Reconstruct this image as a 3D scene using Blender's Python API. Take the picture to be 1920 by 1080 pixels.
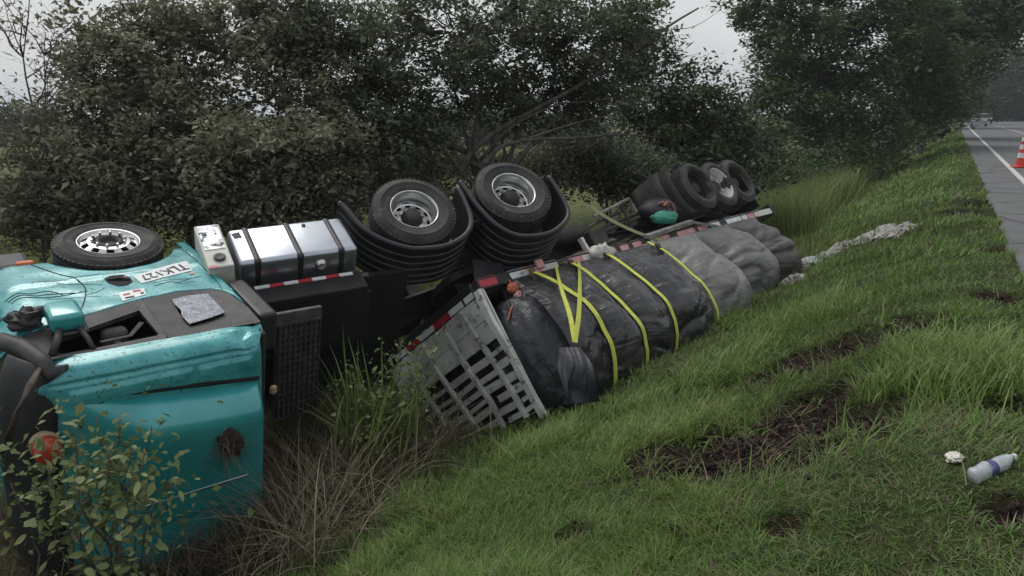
import bpy, bmesh, math, random
import numpy as np
from mathutils import Vector, Matrix, noise as mnoise
rng = np.random.default_rng(7); random.seed(7)
for _o in list(bpy.data.objects): bpy.data.objects.remove(_o)
scene = bpy.context.scene; COL = scene.collection
# ------------------------------------------------------------------ camera, sky, sun, exposure
CAMZ = 1.65; FPX = 1400.0; PIT = math.radians(13.15)
cd = bpy.data.cameras.new('camera'); cam = bpy.data.objects.new('camera', cd); COL.objects.link(cam)
cam.location = (0, 0, CAMZ); cam.rotation_euler = (math.pi/2 - PIT, 0, 0)
cd.sensor_width = 36; cd.lens = 36*FPX/1920; cd.clip_start = .05; cd.clip_end = 5000
scene.camera = cam
wd = bpy.data.worlds.new('World'); scene.world = wd; wd.use_nodes = True
nt = wd.node_tree; nt.nodes.clear()
def wn(t, **k):
    n = nt.nodes.new(t)
    for a, b in k.items(): setattr(n, a, b)
    return n
SUN_EL, SUN_AZ = math.radians(58), math.radians(318)
sky = wn('ShaderNodeTexSky', sky_type='NISHITA', sun_disc=False); sky.sun_elevation = SUN_EL; sky.sun_rotation = SUN_AZ
sky.air_density = 2.0; sky.dust_density = 4.0
smul = wn('ShaderNodeMix', data_type='RGBA', blend_type='MULTIPLY'); smul.inputs[0].default_value = 1; smul.inputs[7].default_value = (.09, .09, .09, 1)
tc = wn('ShaderNodeTexCoord'); mp = wn('ShaderNodeMapping'); mp.inputs['Scale'].default_value = (1, 1, 2.6)
nz = wn('ShaderNodeTexNoise'); nz.inputs['Scale'].default_value = 2.2; nz.inputs['Detail'].default_value = 5; nz.inputs['Roughness'].default_value = .55
cr = wn('ShaderNodeValToRGB'); cr.color_ramp.elements[0].position = .3; cr.color_ramp.elements[1].position = .72
cr.color_ramp.elements[0].color = (.43, .455, .485, 1); cr.color_ramp.elements[1].color = (.62, .635, .645, 1)
mx = wn('ShaderNodeMix', data_type='RGBA'); mx.inputs[0].default_value = .88
bg = wn('ShaderNodeBackground'); bg.inputs[1].default_value = 1.0; wo = wn('ShaderNodeOutputWorld')
L_ = nt.links.new
L_(sky.outputs[0], smul.inputs[6]); L_(tc.outputs['Generated'], mp.inputs[0]); L_(mp.outputs[0], nz.inputs['Vector']); L_(nz.outputs[0], cr.inputs[0])
L_(smul.outputs[2], mx.inputs[6]); L_(cr.outputs[0], mx.inputs[7]); L_(mx.outputs[2], bg.inputs[0]); L_(bg.outputs[0], wo.inputs[0])
sd = bpy.data.lights.new('sun', 'SUN'); sd.energy = 1.3; sd.angle = math.radians(35); sd.color = (1, .97, .92)
sun = bpy.data.objects.new('sun', sd); COL.objects.link(sun)
sdir = Vector((math.sin(SUN_AZ)*math.cos(SUN_EL), math.cos(SUN_AZ)*math.cos(SUN_EL), math.sin(SUN_EL)))
sun.rotation_euler = sdir.to_track_quat('Z', 'Y').to_euler()
vs = scene.view_settings; vs.view_transform = 'Standard'; vs.look = 'None'; vs.exposure = .5; vs.gamma = 1; vs.use_curve_mapping = False
scene.cycles.max_bounces = 6; scene.cycles.diffuse_bounces = 3; scene.cycles.transparent_max_bounces = 8; scene.cycles.glossy_bounces = 3
scene.cycles.use_denoising = True
# ------------------------------------------------------------------ pixel rays and frames
def ray(u, v):
    x = (u-960)/FPX; up = (540-v)/FPX
    return np.array([x, math.cos(PIT)+up*math.sin(PIT), -math.sin(PIT)+up*math.cos(PIT)])
CAM = np.array([0, 0, CAMZ])
def P(u, v, d): return CAM + ray(u, v)*d
def basis(a, roll, pit):
    a, r, p = np.radians([a, roll-90, pit])
    L = np.array([np.sin(a)*np.cos(p), np.cos(a)*np.cos(p), np.sin(p)])
    h0 = np.array([np.cos(a), -np.sin(a), 0]); n0 = np.cross(h0, L); n0 = n0/np.linalg.norm(n0)
    if n0[2] < 0: n0 = -n0
    n = np.cos(r)*n0+np.sin(r)*h0; u = np.cos(r)*h0-np.sin(r)*n0
    return np.stack([-L, -n, u], 1)
class Fr:
    """a vehicle frame: x forward, y left, z up as when it stands on its wheels"""
    def __init__(s, o, B): s.o = np.array(o, float); s.B = B
    def pt(s, *p): return s.o + s.B @ np.array(p if len(p) == 3 else p[0], float)
    def pts(s, A): return np.asarray(A, float) @ s.B.T + s.o
    def hit(s, px, axis, val):
        out = []
        for u, v in px:
            d = s.B.T @ ray(u, v); c = s.B.T @ (CAM-s.o); out.append(c+(val-c[axis])/d[axis]*d)
        return np.array(out)
WF = Fr((0, 0, 0), np.eye(3))
Zc = np.array([0, 0, CAMZ])
TR = Fr(np.array([-.384, 8.83, -2.07])+Zc, basis(43.36, 143.35, 1.135))      # trailer: front right bed corner
TK = Fr(np.array([-3.15, 8.15, -1.24])+Zc, basis(59.4, 117.2, 2.46))         # tractor frame at the tank
RR = Fr(np.array([-1.2, 9.17, -1.145])+Zc, basis(58.84, 132.35, 6.3))        # drive axles
_b = basis(50, 103, 0); CB = Fr(np.array([-3.5, 8.13, -1.46])+Zc-_b@np.array([-.8, -1.165, .94]), _b)   # cab
FW = Fr(np.array([-4.28, 7.83, -1.325])+Zc, basis(50.6, 107.6, 0))           # front wheel centre
RA = math.radians(30.0); RS, RC = math.sin(RA), math.cos(RA)
def sr(x, y): return x*RC-y*RS, x*RS+y*RC
def xy(s, r): return s*RC+r*RS, -s*RS+r*RC
# ------------------------------------------------------------------ noise
_tab = rng.random((256, 256))
def vnoise(x, y):
    x = np.asarray(x, float); y = np.asarray(y, float)
    xi = np.floor(x).astype(int); yi = np.floor(y).astype(int); fx = x-xi; fy = y-yi
    fx = fx*fx*(3-2*fx); fy = fy*fy*(3-2*fy)
    t = lambda a, b: _tab[a & 255, b & 255]
    return (t(xi, yi)*(1-fx)+t(xi+1, yi)*fx)*(1-fy)+(t(xi, yi+1)*(1-fx)+t(xi+1, yi+1)*fx)*fy
def fbm(x, y, o=4):
    a = .5; r = 0
    for k in range(o): r = r+a*vnoise(np.asarray(x)*2**k+17*k, np.asarray(y)*2**k+31*k); a *= .5
    return r/(1-.5**o)
def sstep(a, b, x): t = np.clip((np.asarray(x, float)-a)/(b-a), 0, 1); return t*t*(3-2*t)
# ------------------------------------------------------------------ materials
MAT = {}
def mk(name, c1, c2=None, scale=6., rough=.6, metal=0., bump=0., bscale=None, detail=5, lo=.35, hi=.65, c3=None, spec=.5, coat=0., speck=None, trans=0., stretch=None):
    m = bpy.data.materials.new(name); m.use_nodes = True; n = m.node_tree.nodes; l = m.node_tree.links
    b = n['Principled BSDF']; b.inputs['Roughness'].default_value = rough; b.inputs['Metallic'].default_value = metal; b.inputs['Transmission Weight'].default_value = trans
    b.inputs['Specular IOR Level'].default_value = spec; b.inputs['Coat Weight'].default_value = coat; b.inputs['Coat Roughness'].default_value = .15
    t = n.new('ShaderNodeTexCoord'); src = t.outputs['Object']
    if stretch:
        q = n.new('ShaderNodeMapping'); q.inputs['Scale'].default_value = stretch; l.new(src, q.inputs[0]); src = q.outputs[0]
    out = None
    if c2 is not None:
        z = n.new('ShaderNodeTexNoise'); z.inputs['Scale'].default_value = scale; z.inputs['Detail'].default_value = detail; l.new(src, z.inputs['Vector'])
        r = n.new('ShaderNodeValToRGB'); e = r.color_ramp.elements; e[0].position = lo; e[1].position = hi
        e[0].color = (*c1, 1); e[1].color = (*c2, 1)
        if c3: k = e.new((lo+hi)/2); k.color = (*c3, 1)
        l.new(z.outputs[0], r.inputs[0]); out = r.outputs[0]
    if speck:                                                   # (colour, scale, threshold): mud splashes
        z = n.new('ShaderNodeTexNoise'); z.inputs['Scale'].default_value = speck[1]; z.inputs['Detail'].default_value = 8; z.inputs['Roughness'].default_value = .72; l.new(src, z.inputs['Vector'])
        r = n.new('ShaderNodeValToRGB'); r.color_ramp.elements[0].position = speck[2]; r.color_ramp.elements[1].position = speck[2]+.05; l.new(z.outputs[0], r.inputs[0])
        x = n.new('ShaderNodeMix'); x.data_type = 'RGBA'; l.new(r.outputs[0], x.inputs[0])
        if out: l.new(out, x.inputs[6])
        else: x.inputs[6].default_value = (*c1, 1)
        x.inputs[7].default_value = (*speck[0], 1); out = x.outputs[2]
        q = n.new('ShaderNodeMath'); q.operation = 'MULTIPLY_ADD'; q.inputs[1].default_value = .85-rough; q.inputs[2].default_value = rough; l.new(r.outputs[0], q.inputs[0]); l.new(q.outputs[0], b.inputs['Roughness'])
        if metal:
            q = n.new('ShaderNodeMath'); q.operation = 'MULTIPLY_ADD'; q.inputs[1].default_value = -metal; q.inputs[2].default_value = metal; l.new(r.outputs[0], q.inputs[0]); l.new(q.outputs[0], b.inputs['Metallic'])
    if out: l.new(out, b.inputs['Base Color'])
    else: b.inputs['Base Color'].default_value = (*c1, 1)
    if bump:
        z = n.new('ShaderNodeTexNoise'); z.inputs['Scale'].default_value = bscale or scale*3; z.inputs['Detail'].default_value = 6; l.new(src, z.inputs['Vector'])
        u = n.new('ShaderNodeBump'); u.inputs['Strength'].default_value = bump; u.inputs['Distance'].default_value = .02; l.new(z.outputs[0], u.inputs['Height']); l.new(u.outputs[0], b.inputs['Normal'])
    MAT[name] = m; return m
def mk_tarp(name, c1, c2, dust, rough):
    '''plastic sheet: pulled folds follow the sheet's own run (UV), dust lies in patches'''
    m = bpy.data.materials.new(name); m.use_nodes = True; n = m.node_tree.nodes; l = m.node_tree.links; b = n['Principled BSDF']
    uv = n.new('ShaderNodeUVMap'); uv.uv_map = 'run'; tc_ = n.new('ShaderNodeTexCoord')
    def ns(sc, st, det, src):
        q = n.new('ShaderNodeMapping'); q.inputs['Scale'].default_value = st; l.new(src, q.inputs[0]); z = n.new('ShaderNodeTexNoise'); z.inputs['Scale'].default_value = sc; z.inputs['Detail'].default_value = det; z.inputs['Distortion'].default_value = .6; l.new(q.outputs[0], z.inputs['Vector']); return z.outputs[0]
    a = ns(1, (4.0, 2.2, 1), 3, uv.outputs[0]); c = ns(1, (2.0, 4.5, 1), 3, uv.outputs[0]); d = ns(9, (1, 1, 1), 6, uv.outputs[0]); e = ns(1.4, (1, 1, 1), 8, tc_.outputs['Object'])
    def ridge(s):
        p = n.new('ShaderNodeMath'); p.operation = 'SUBTRACT'; p.inputs[1].default_value = .5; l.new(s, p.inputs[0]); q = n.new('ShaderNodeMath'); q.operation = 'ABSOLUTE'; l.new(p.outputs[0], q.inputs[0]); return q.outputs[0]
    h = n.new('ShaderNodeMath'); h.operation = 'ADD'; l.new(ridge(a), h.inputs[0]); l.new(ridge(c), h.inputs[1]); h2 = n.new('ShaderNodeMath'); h2.operation = 'MULTIPLY_ADD'; h2.inputs[1].default_value = .06; l.new(d, h2.inputs[0]); l.new(h.outputs[0], h2.inputs[2])
    u = n.new('ShaderNodeBump'); u.inputs['Strength'].default_value = .5; u.inputs['Distance'].default_value = .08; l.new(h2.outputs[0], u.inputs['Height']); l.new(u.outputs[0], b.inputs['Normal'])
    r = n.new('ShaderNodeValToRGB'); r.color_ramp.elements[0].position = .34; r.color_ramp.elements[1].position = .66; r.color_ramp.elements[0].color = (*c1, 1); r.color_ramp.elements[1].color = (*c2, 1); l.new(e, r.inputs[0])
    g = n.new('ShaderNodeValToRGB'); g.color_ramp.elements[0].position = .56; g.color_ramp.elements[1].position = .72; l.new(d, g.inputs[0]); x = n.new('ShaderNodeMix'); x.data_type = 'RGBA'; l.new(g.outputs[0], x.inputs[0]); l.new(r.outputs[0], x.inputs[6]); x.inputs[7].default_value = (*dust, 1); l.new(x.outputs[2], b.inputs['Base Color'])
    b.inputs['Roughness'].default_value = rough; b.inputs['Specular IOR Level'].default_value = .55; MAT[name] = m
mk_tarp('sheet_black', (.020, .020, .024), (.048, .047, .048), (.075, .068, .058), .30)
mk_tarp('sheet_grey', (.13, .128, .122), (.24, .236, .225), (.10, .09, .076), .42)
mk_tarp('sheet_grey_dark', (.075, .074, .074), (.17, .168, .163), (.07, .064, .058), .40)
mk_tarp('sheet_dust', (.055, .050, .048), (.12, .112, .106), (.06, .036, .032), .55)
mk_tarp('sheet_navy', (.012, .014, .021), (.026, .028, .038), (.05, .048, .045), .42)
def mk_leaf(name, cols, trans=.35, rough=.55):
    """foliage: colour by the per-leaf value 'v', some light passes through"""
    m = bpy.data.materials.new(name); m.use_nodes = True; n = m.node_tree.nodes; l = m.node_tree.links
    b = n['Principled BSDF']; b.inputs['Roughness'].default_value = rough; b.inputs['Specular IOR Level'].default_value = .35
    a = n.new('ShaderNodeAttribute'); a.attribute_name = 'v'
    r = n.new('ShaderNodeValToRGB'); e = r.color_ramp.elements
    e[0].position = 0; e[0].color = (*cols[0], 1); e[1].position = 1; e[1].color = (*cols[-1], 1)
    for i, c in enumerate(cols[1:-1], 1): k = e.new(i/(len(cols)-1)); k.color = (*c, 1)
    l.new(a.outputs['Fac'], r.inputs[0]); l.new(r.outputs[0], b.inputs['Base Color'])
    t = n.new('ShaderNodeBsdfTranslucent'); l.new(r.outputs[0], t.inputs[0])
    x = n.new('ShaderNodeMixShader'); x.inputs[0].default_value = trans; l.new(b.outputs[0], x.inputs[1]); l.new(t.outputs[0], x.inputs[2])
    l.new(x.outputs[0], n['Material Output'].inputs[0]); MAT[name] = m; return m
mk('teal', (.016, .22, .235), (.075, .36, .37), 3.5, .32, .1, coat=.5, spec=.5, bump=.16, bscale=3.2, detail=9, speck=((.035, .07, .07), 34, .565))
mk('teal_clean', (.014, .23, .24), (.05, .33, .34), 1.6, .28, .1, coat=.7, bump=.08, bscale=3, speck=((.03, .06, .06), 22, .64))
mk('black_trim', (.018, .018, .02), (.05, .045, .045), 7, .6, speck=((.12, .11, .095), 30, .64))
mk('black_plastic', (.010, .010, .013), (.022, .022, .026), 5, .5, bump=.15, bscale=60)
mk('fender_plastic', (.012, .012, .016), (.024, .024, .029), 4, .5, bump=.1, bscale=40, speck=((.05, .045, .04), 9, .58))
mk('dark_steel', (.012, .012, .013), (.045, .036, .03), 5, .65, .2, bump=.3)
mk('rusty', (.03, .024, .02), (.10, .07, .05), 8, .8, bump=.4)
mk('rubber', (.014, .014, .016), (.034, .032, .031), 6, .74, bump=.25, bscale=50, speck=((.085, .074, .06), 7, .57))
mk('rubber_old', (.03, .03, .032), (.07, .068, .066), 5, .85, bump=.3, speck=((.12, .11, .10), 12, .6))
mk('alloy', (.62, .62, .62), (.40, .40, .39), 5, .3, .95, speck=((.12, .11, .10), 22, .66))
mk('tank_metal', (.43, .46, .51), (.35, .37, .41), 2.2, .30, .9, bump=.10, bscale=6, speck=((.14, .13, .12), 30, .70))
mk('tank_scuffed', (.55, .57, .60), (.40, .41, .43), 5, .45, .5, bump=.1, speck=((.03, .03, .03), 10, .53))
mk('cream_panel', (.46, .46, .41), (.56, .55, .50), 5, .6, speck=((.13, .11, .09), 15, .62))
mk('white_paint', (.40, .41, .39), (.58, .58, .55), 3, .55, bump=.12, speck=((.15, .125, .09), 9, .56))
mk('red_tape', (.42, .015, .03), (.30, .015, .025), 9, .4)
mk('white_tape', (.62, .63, .64), (.50, .50, .50), 9, .4, speck=((.15, .13, .1), 20, .64))
mk('pink_tape', (.55, .30, .27), (.42, .19, .17), 9, .55, speck=((.2, .16, .12), 20, .62))
mk('plate_white', (.68, .70, .70), (.60, .62, .62), 20, .4, speck=((.2, .2, .19), 60, .68))
mk('ink', (.012, .012, .014)); mk('ink_red', (.4, .03, .04), rough=.5)
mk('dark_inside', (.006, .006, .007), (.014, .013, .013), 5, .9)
mk('seat_cloth', (.05, .05, .052), (.08, .08, .08), 20, .9)
mk('tarp_black', (.030, .030, .034), (.07, .068, .067), 1.6, .42, bump=.25, bscale=16, detail=7, lo=.3, hi=.75, speck=((.14, .125, .10), 5, .62))
mk('tarp_navy', (.014, .016, .024), (.028, .03, .042), 3, .55, bump=.3, bscale=20)
mk('tarp_grey', (.19, .188, .178), (.30, .295, .28), 1.8, .6, bump=.3, bscale=18, detail=7, lo=.3, hi=.7, speck=((.12, .105, .09), 6, .6))
mk('tarp_dust', (.09, .084, .08), (.17, .16, .15), 2.4, .7, bump=.35, bscale=18, detail=7, speck=((.07, .045, .04), 5, .58))
mk('webbing', (.62, .64, .10), (.48, .51, .08), 20, .7, bump=.1, bscale=200)
mk('webbing_old', (.36, .36, .20), (.27, .27, .14), 14, .8)
mk('rope_orange', (.50, .16, .09), (.36, .10, .06), 30, .8)
mk('sack', (.34, .345, .33), (.20, .195, .18), 4, .6, bump=.6, bscale=25, speck=((.12, .10, .08), 8, .6))
mk('sack_dirty', (.16, .155, .14), (.30, .29, .27), 5, .65, bump=.5, bscale=22, speck=((.09, .075, .06), 8, .58))
mk('sack_blue', (.30, .40, .42), (.42, .44, .43), 5, .7, bump=.4, bscale=25)
mk('blue_sheet', (.10, .26, .46), (.30, .42, .52), 8, .5)
mk('teal_bundle', (.03, .20, .14), (.06, .30, .22), 9, .7, bump=.4, bscale=25)
mk('orange_lamp', (.45, .06, .03), (.30, .035, .02), 8, .35)
mk('amber', (.55, .10, .02), rough=.3); mk('cream_ring', (.35, .27, .16), rough=.6)
mk('grille_grey', (.05, .052, .055), (.11, .11, .11), 8, .6, .3)
mk('timber', (.05, .04, .032), (.13, .105, .085), 4, .85, bump=.4, stretch=(1, 8, 8))
mk('old_wood_grey', (.13, .125, .11), (.24, .235, .21), 5, .8, bump=.3)
mk('asphalt', (.075, .077, .08), (.12, .122, .125), 1.1, .85, bump=.5, bscale=90, detail=9, lo=.25, hi=.75)
mk('road_paint', (.50, .50, .49), (.34, .34, .33), 5, .7, lo=.3, hi=.7)
mk('cone_red', (.62, .045, .02), (.5, .04, .02), 8, .5); mk('cone_white', (.66, .66, .64), (.55, .55, .53), 8, .5)
mk('bark', (.045, .04, .034), (.12, .11, .095), 9, .9, bump=.6, bscale=14, stretch=(1, 1, .25))
mk('bark_pale', (.13, .12, .105), (.24, .225, .20), 7, .9, bump=.5, stretch=(1, 1, .3))
mk('bark_twig', (.05, .044, .04), (.09, .08, .07), 9, .9)
mk('soil_dark', (.014, .010, .009), (.034, .023, .019), 9, .95, bump=.9, bscale=22)
mk('car_dark', (.02, .022, .028), rough=.3, coat=.5); mk('car_grey', (.28, .29, .31), rough=.35, coat=.5); mk('car_glass', (.01, .012, .015), rough=.1)
mk('post_white', (.6, .6, .58), (.5, .5, .48), 9, .6); mk('post_yellow', (.5, .33, .10), rough=.6)
mk('bottle_plastic', (.80, .84, .87), (.62, .67, .72), 12, .18, spec=.6, trans=.55, bump=.3, bscale=30); mk('bottle_label', (.03, .035, .14), (.06, .06, .2), 20, .4); mk('paper', (.62, .60, .52), (.45, .43, .35), 20, .8, bump=.4)
mk_leaf('leaf_left', [(.064, .069, .046), (.122, .130, .083), (.19, .196, .125), (.28, .28, .185)])
mk_leaf('leaf_dark', [(.028, .038, .025), (.058, .074, .043), (.098, .117, .066), (.17, .18, .10)])
mk_leaf('leaf_mid', [(.024, .034, .017), (.042, .056, .026), (.064, .080, .034), (.10, .115, .05)])
mk_leaf('leaf_right', [(.026, .046, .020), (.055, .088, .034), (.085, .128, .048), (.13, .17, .07)])
mk_leaf('leaf_far', [(.030, .042, .030), (.045, .062, .040), (.060, .078, .048), (.08, .095, .06)])
mk_leaf('leaf_bush', [(.08, .11, .034), (.13, .165, .055), (.19, .225, .085), (.26, .28, .125)], trans=.3)
mk_leaf('grass', [(.048, .098, .019), (.098, .178, .034), (.16, .245, .055), (.27, .32, .115)], trans=.3, rough=.5)
mk_leaf('grass_tall', [(.06, .10, .022), (.10, .15, .035), (.15, .19, .05), (.22, .23, .09)], trans=.3)
mk_leaf('grass_clump', [(.09, .15, .035), (.14, .22, .05), (.20, .28, .08), (.28, .33, .13)], trans=.35)
mk_leaf('grass_dry', [(.05, .040, .026), (.10, .080, .050), (.18, .148, .094), (.30, .25, .165)], trans=.2, rough=.7)
mk_leaf('soil_bits', [(.012, .008, .007), (.026, .016, .012), (.05, .028, .02), (.10, .055, .035)], trans=0, rough=.95)
# ------------------------------------------------------------------ mesh helpers
def newmesh(name, V, F, mat, smooth=False):
    me = bpy.data.meshes.new(name); me.from_pydata([tuple(map(float, p)) for p in V], [], [tuple(f) for f in F]); me.update()
    if mat: me.materials.append(MAT[mat])
    if smooth: me.polygons.foreach_set('use_smooth', [True]*len(me.polygons))
    return me
def fixnorm(me):
    bm = bmesh.new(); bm.from_mesh(me); bmesh.ops.recalc_face_normals(bm, faces=bm.faces); bm.to_mesh(me); bm.free()
def arrmesh(name, V, nper, mat, val=None, faces=None, smooth=False):
    """V (N,k,3) with the per-item face list 'faces'; val (N,) goes to the attribute v"""
    N, k, _ = V.shape; faces = faces or [tuple(range(k))]
    tot = np.array([len(f) for f in faces]); idx = np.concatenate([np.array(f) for f in faces])
    me = bpy.data.meshes.new(name); me.vertices.add(N*k); me.vertices.foreach_set('co', V.astype(np.float32).ravel())
    nl = len(idx)*N; me.loops.add(nl); me.loops.foreach_set('vertex_index', (idx[None, :]+np.arange(N)[:, None]*k).astype(np.int32).ravel())
    me.polygons.add(N*len(faces)); st = np.concatenate([[0], np.cumsum(np.tile(tot, N))[:-1]]).astype(np.int32)
    me.polygons.foreach_set('loop_start', st)
    if smooth: me.polygons.foreach_set('use_smooth', np.ones(N*len(faces), bool))
    me.update(calc_edges=True)
    if val is not None:
        a = me.attributes.new('v', 'FLOAT', 'POINT'); a.data.foreach_set('value', np.repeat(np.asarray(val, np.float32), k))
    me.materials.append(MAT[mat]); return me
def obj(name, me, parent=None, **props):
    o = bpy.data.objects.new(name, me); COL.objects.link(o)
    if parent is not None: o.parent = parent
    for k, v in props.items(): o[k] = v
    return o
class Thing:
    def __init__(s, name, label, cat, loc, group=None):
        s.R = np.array(loc, float); s.o = bpy.data.objects.new(name, None); COL.objects.link(s.o); s.o.location = s.R
        s.o['label'] = label; s.o['category'] = cat; s.o.empty_display_size = .2
        if group: s.o['group'] = group
    def part(s, name, VF, mat, parent=None, smooth=False, fix=True, **props):
        V, F = VF; V = np.asarray(V, float)-s.R
        me = newmesh(name, V, F, mat, smooth)
        if fix: fixnorm(me)
        return obj(name, me, parent or s.o, **props)
    def raw(s, name, me, parent=None, **props): return obj(name, me, parent or s.o, **props)
def solo(name, VF, mat, label, cat, loc, group=None, smooth=False):
    """a thing that is one mesh"""
    V, F = VF; me = newmesh(name, np.asarray(V, float)-np.array(loc), F, mat, smooth); fixnorm(me)
    o = obj(name, me, None, label=label, category=cat); o.location = loc
    if group: o['group'] = group
    return o
def join(*L):
    V = []; F = []
    for v, f in L:
        k = len(V); V += [tuple(p) for p in v]; F += [tuple(i+k for i in q) for q in f]
    return V, F
def bx(fr, x0, x1, y0, y1, z0, z1, bev=0., seg=1):
    bm = bmesh.new(); bmesh.ops.create_cube(bm, size=1)
    for v in bm.verts: v.co = Vector(((x0+x1)/2+v.co.x*(x1-x0), (y0+y1)/2+v.co.y*(y1-y0), (z0+z1)/2+v.co.z*(z1-z0)))
    if bev: bmesh.ops.bevel(bm, geom=list(bm.edges), offset=bev, segments=seg, affect='EDGES', profile=.5)
    bm.verts.index_update(); V = [tuple(v.co) for v in bm.verts]; F = [tuple(v.index for v in f.verts) for f in bm.faces]; bm.free()
    return fr.pts(V), F
def prism(fr, poly, axis, a, b):
    """polygon in the two other axes, extruded along axis a..b"""
    n = len(poly); V = []
    for h in (a, b):
        for p in poly:
            q = list(p); q.insert(axis, h); V.append(q)
    F = [tuple(range(n)), tuple(range(2*n-1, n-1, -1))]+[(i, (i+1) % n, n+(i+1) % n, n+i) for i in range(n)]
    return fr.pts(V), F
def frame_of(t, ref=None):
    t = t/np.linalg.norm(t); ref = np.array([0, 0, 1.]) if ref is None else ref
    if abs(t@ref) > .95: ref = np.array([1., 0, 0])
    a = np.cross(ref, t); a /= np.linalg.norm(a); return a, np.cross(t, a)
def tube(pts, r, n=8, ref=None, cap=True, flat=None):
    pts = np.asarray(pts, float); m = len(pts); r = np.broadcast_to(np.asarray(r, float), (m,)); V = []
    for i in range(m):
        t = pts[min(i+1, m-1)]-pts[max(i-1, 0)]; a, b = frame_of(t, ref)
        for k in range(n):
            th = 2*math.pi*(k+.5)/n; V.append(pts[i]+r[i]*(math.cos(th)*a*(flat[0] if flat else 1)+math.sin(th)*b*(flat[1] if flat else 1)))
    F = [(i*n+k, i*n+(k+1) % n, (i+1)*n+(k+1) % n, (i+1)*n+k) for i in range(m-1) for k in range(n)]
    if cap: F += [tuple(range(n-1, -1, -1)), tuple((m-1)*n+k for k in range(n))]
    return V, F
def beam(p, q, w, h, ref=None):
    return tube([p, q], 1, 4, ref, flat=(w/math.sqrt(2), h/math.sqrt(2)))
def lathe(c, A, prof, n=40, closed=False):
    """c centre; A columns: two in-plane axes and the outward axis; prof list of (r,h)"""
    V = []; m = len(prof)
    for r, h in prof:
        for k in range(n):
            t = 2*math.pi*k/n; V.append(c+A[:, 0]*r*math.cos(t)+A[:, 1]*r*math.sin(t)+A[:, 2]*h)
    F = [(i*n+k, i*n+(k+1) % n, (i+1)*n+(k+1) % n, (i+1)*n+k) for i in range(m-1) for k in range(n)]
    if closed: F += [((m-1)*n+k, (m-1)*n+(k+1) % n, (k+1) % n, k) for k in range(n)]
    else:
        if prof[0][0] > 0.001: pass
    return V, F
def spline(pts, n=40):
    """Catmull-Rom through pts"""
    p = np.asarray(pts, float); p = np.vstack([2*p[0]-p[1], p, 2*p[-1]-p[-2]]); m = len(p)-3; out = []
    for t in np.linspace(0, m-1e-9, n):
        i = int(t); f = t-i; a, b, c, d = p[i:i+4]
        out.append(.5*((2*b)+(-a+c)*f+(2*a-5*b+4*c-d)*f*f+(-a+3*b-3*c+d)*f**3))
    return np.array(out)
def ribbon(pts, nrm, w, th=.004):
    pts = np.asarray(pts, float); m = len(pts); V = []
    for i in range(m):
        t = pts[min(i+1, m-1)]-pts[max(i-1, 0)]; t /= np.linalg.norm(t); s_ = np.cross(t, nrm[i]); s_ /= np.linalg.norm(s_); k = np.cross(s_, t)
        for a, b in ((-1, 0), (1, 0), (1, 1), (-1, 1)): V.append(pts[i]+s_*a*w/2+k*b*th)
    F = [(i*4+k, i*4+(k+1) % 4, i*4+4+(k+1) % 4, i*4+4+k) for i in range(m-1) for k in range(4)]+[(3, 2, 1, 0), tuple((m-1)*4+k for k in range(4))]
    return V, F
def grid(fn, nu, nv):
    V = [fn(i/(nu-1), j/(nv-1)) for i in range(nu) for j in range(nv)]
    F = [(i*nv+j, (i+1)*nv+j, (i+1)*nv+j+1, i*nv+j+1) for i in range(nu-1) for j in range(nv-1)]
    return V, F
def thick(fr, V, F, d, axis=1):
    """give an open sheet (local coordinates) a back side d along axis"""
    n = len(V); V2 = []
    for p in V: q = list(p); q[axis] += d; V2.append(q)
    from collections import Counter
    ed = Counter(); 
    for f in F:
        for i in range(len(f)): ed[(f[i], f[(i+1) % len(f)])] += 1
    G = list(F)+[tuple(reversed([i+n for i in f])) for f in F]
    for (a, b), c in ed.items():
        if (b, a) not in ed: G.append((b, a, a+n, b+n))
    return fr.pts(list(V)+V2), G
def lump(c, radii, rot=0., amp=.18, freq=2.2, seed=0, nu=22, nv=14, flat=0.):
    V = []; R = Matrix.Rotation(rot, 3, 'Z')
    for j in range(nv+1):
        ph = math.pi*j/nv
        for i in range(nu):
            th = 2*math.pi*i/nu; d = Vector((math.sin(ph)*math.cos(th), math.sin(ph)*math.sin(th), math.cos(ph)))
            k = 1+amp*mnoise.fractal(d*freq+Vector((seed*7.3, seed*1.7, 0)), 1., 2., 4)+amp*.5*abs(mnoise.noise(d*freq*2.5+Vector((seed, 0, 0))))
            q = Vector((d.x*radii[0], d.y*radii[1], d.z*radii[2]))*k
            if q.z < -flat*radii[2] and flat: q.z = -flat*radii[2]
            V.append(np.array(c)+np.array(R@q))
    F = [(j*nu+i, (j+1)*nu+i, (j+1)*nu+(i+1) % nu, j*nu+(i+1) % nu) for j in range(nv) for i in range(nu)]
    return V, F
def text_mesh(body, size):
    cu = bpy.data.curves.new('txt', 'FONT'); cu.body = body; cu.size = size; cu.align_x = 'CENTER'; cu.align_y = 'CENTER'; cu.extrude = .002
    ob = bpy.data.objects.new('txt', cu); me = bpy.data.meshes.new_from_object(ob)
    V = [tuple(v.co) for v in me.vertices]; F = [tuple(p.vertices) for p in me.polygons]
    bpy.data.objects.remove(ob); bpy.data.curves.remove(cu); bpy.data.meshes.remove(me); return V, F
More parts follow.
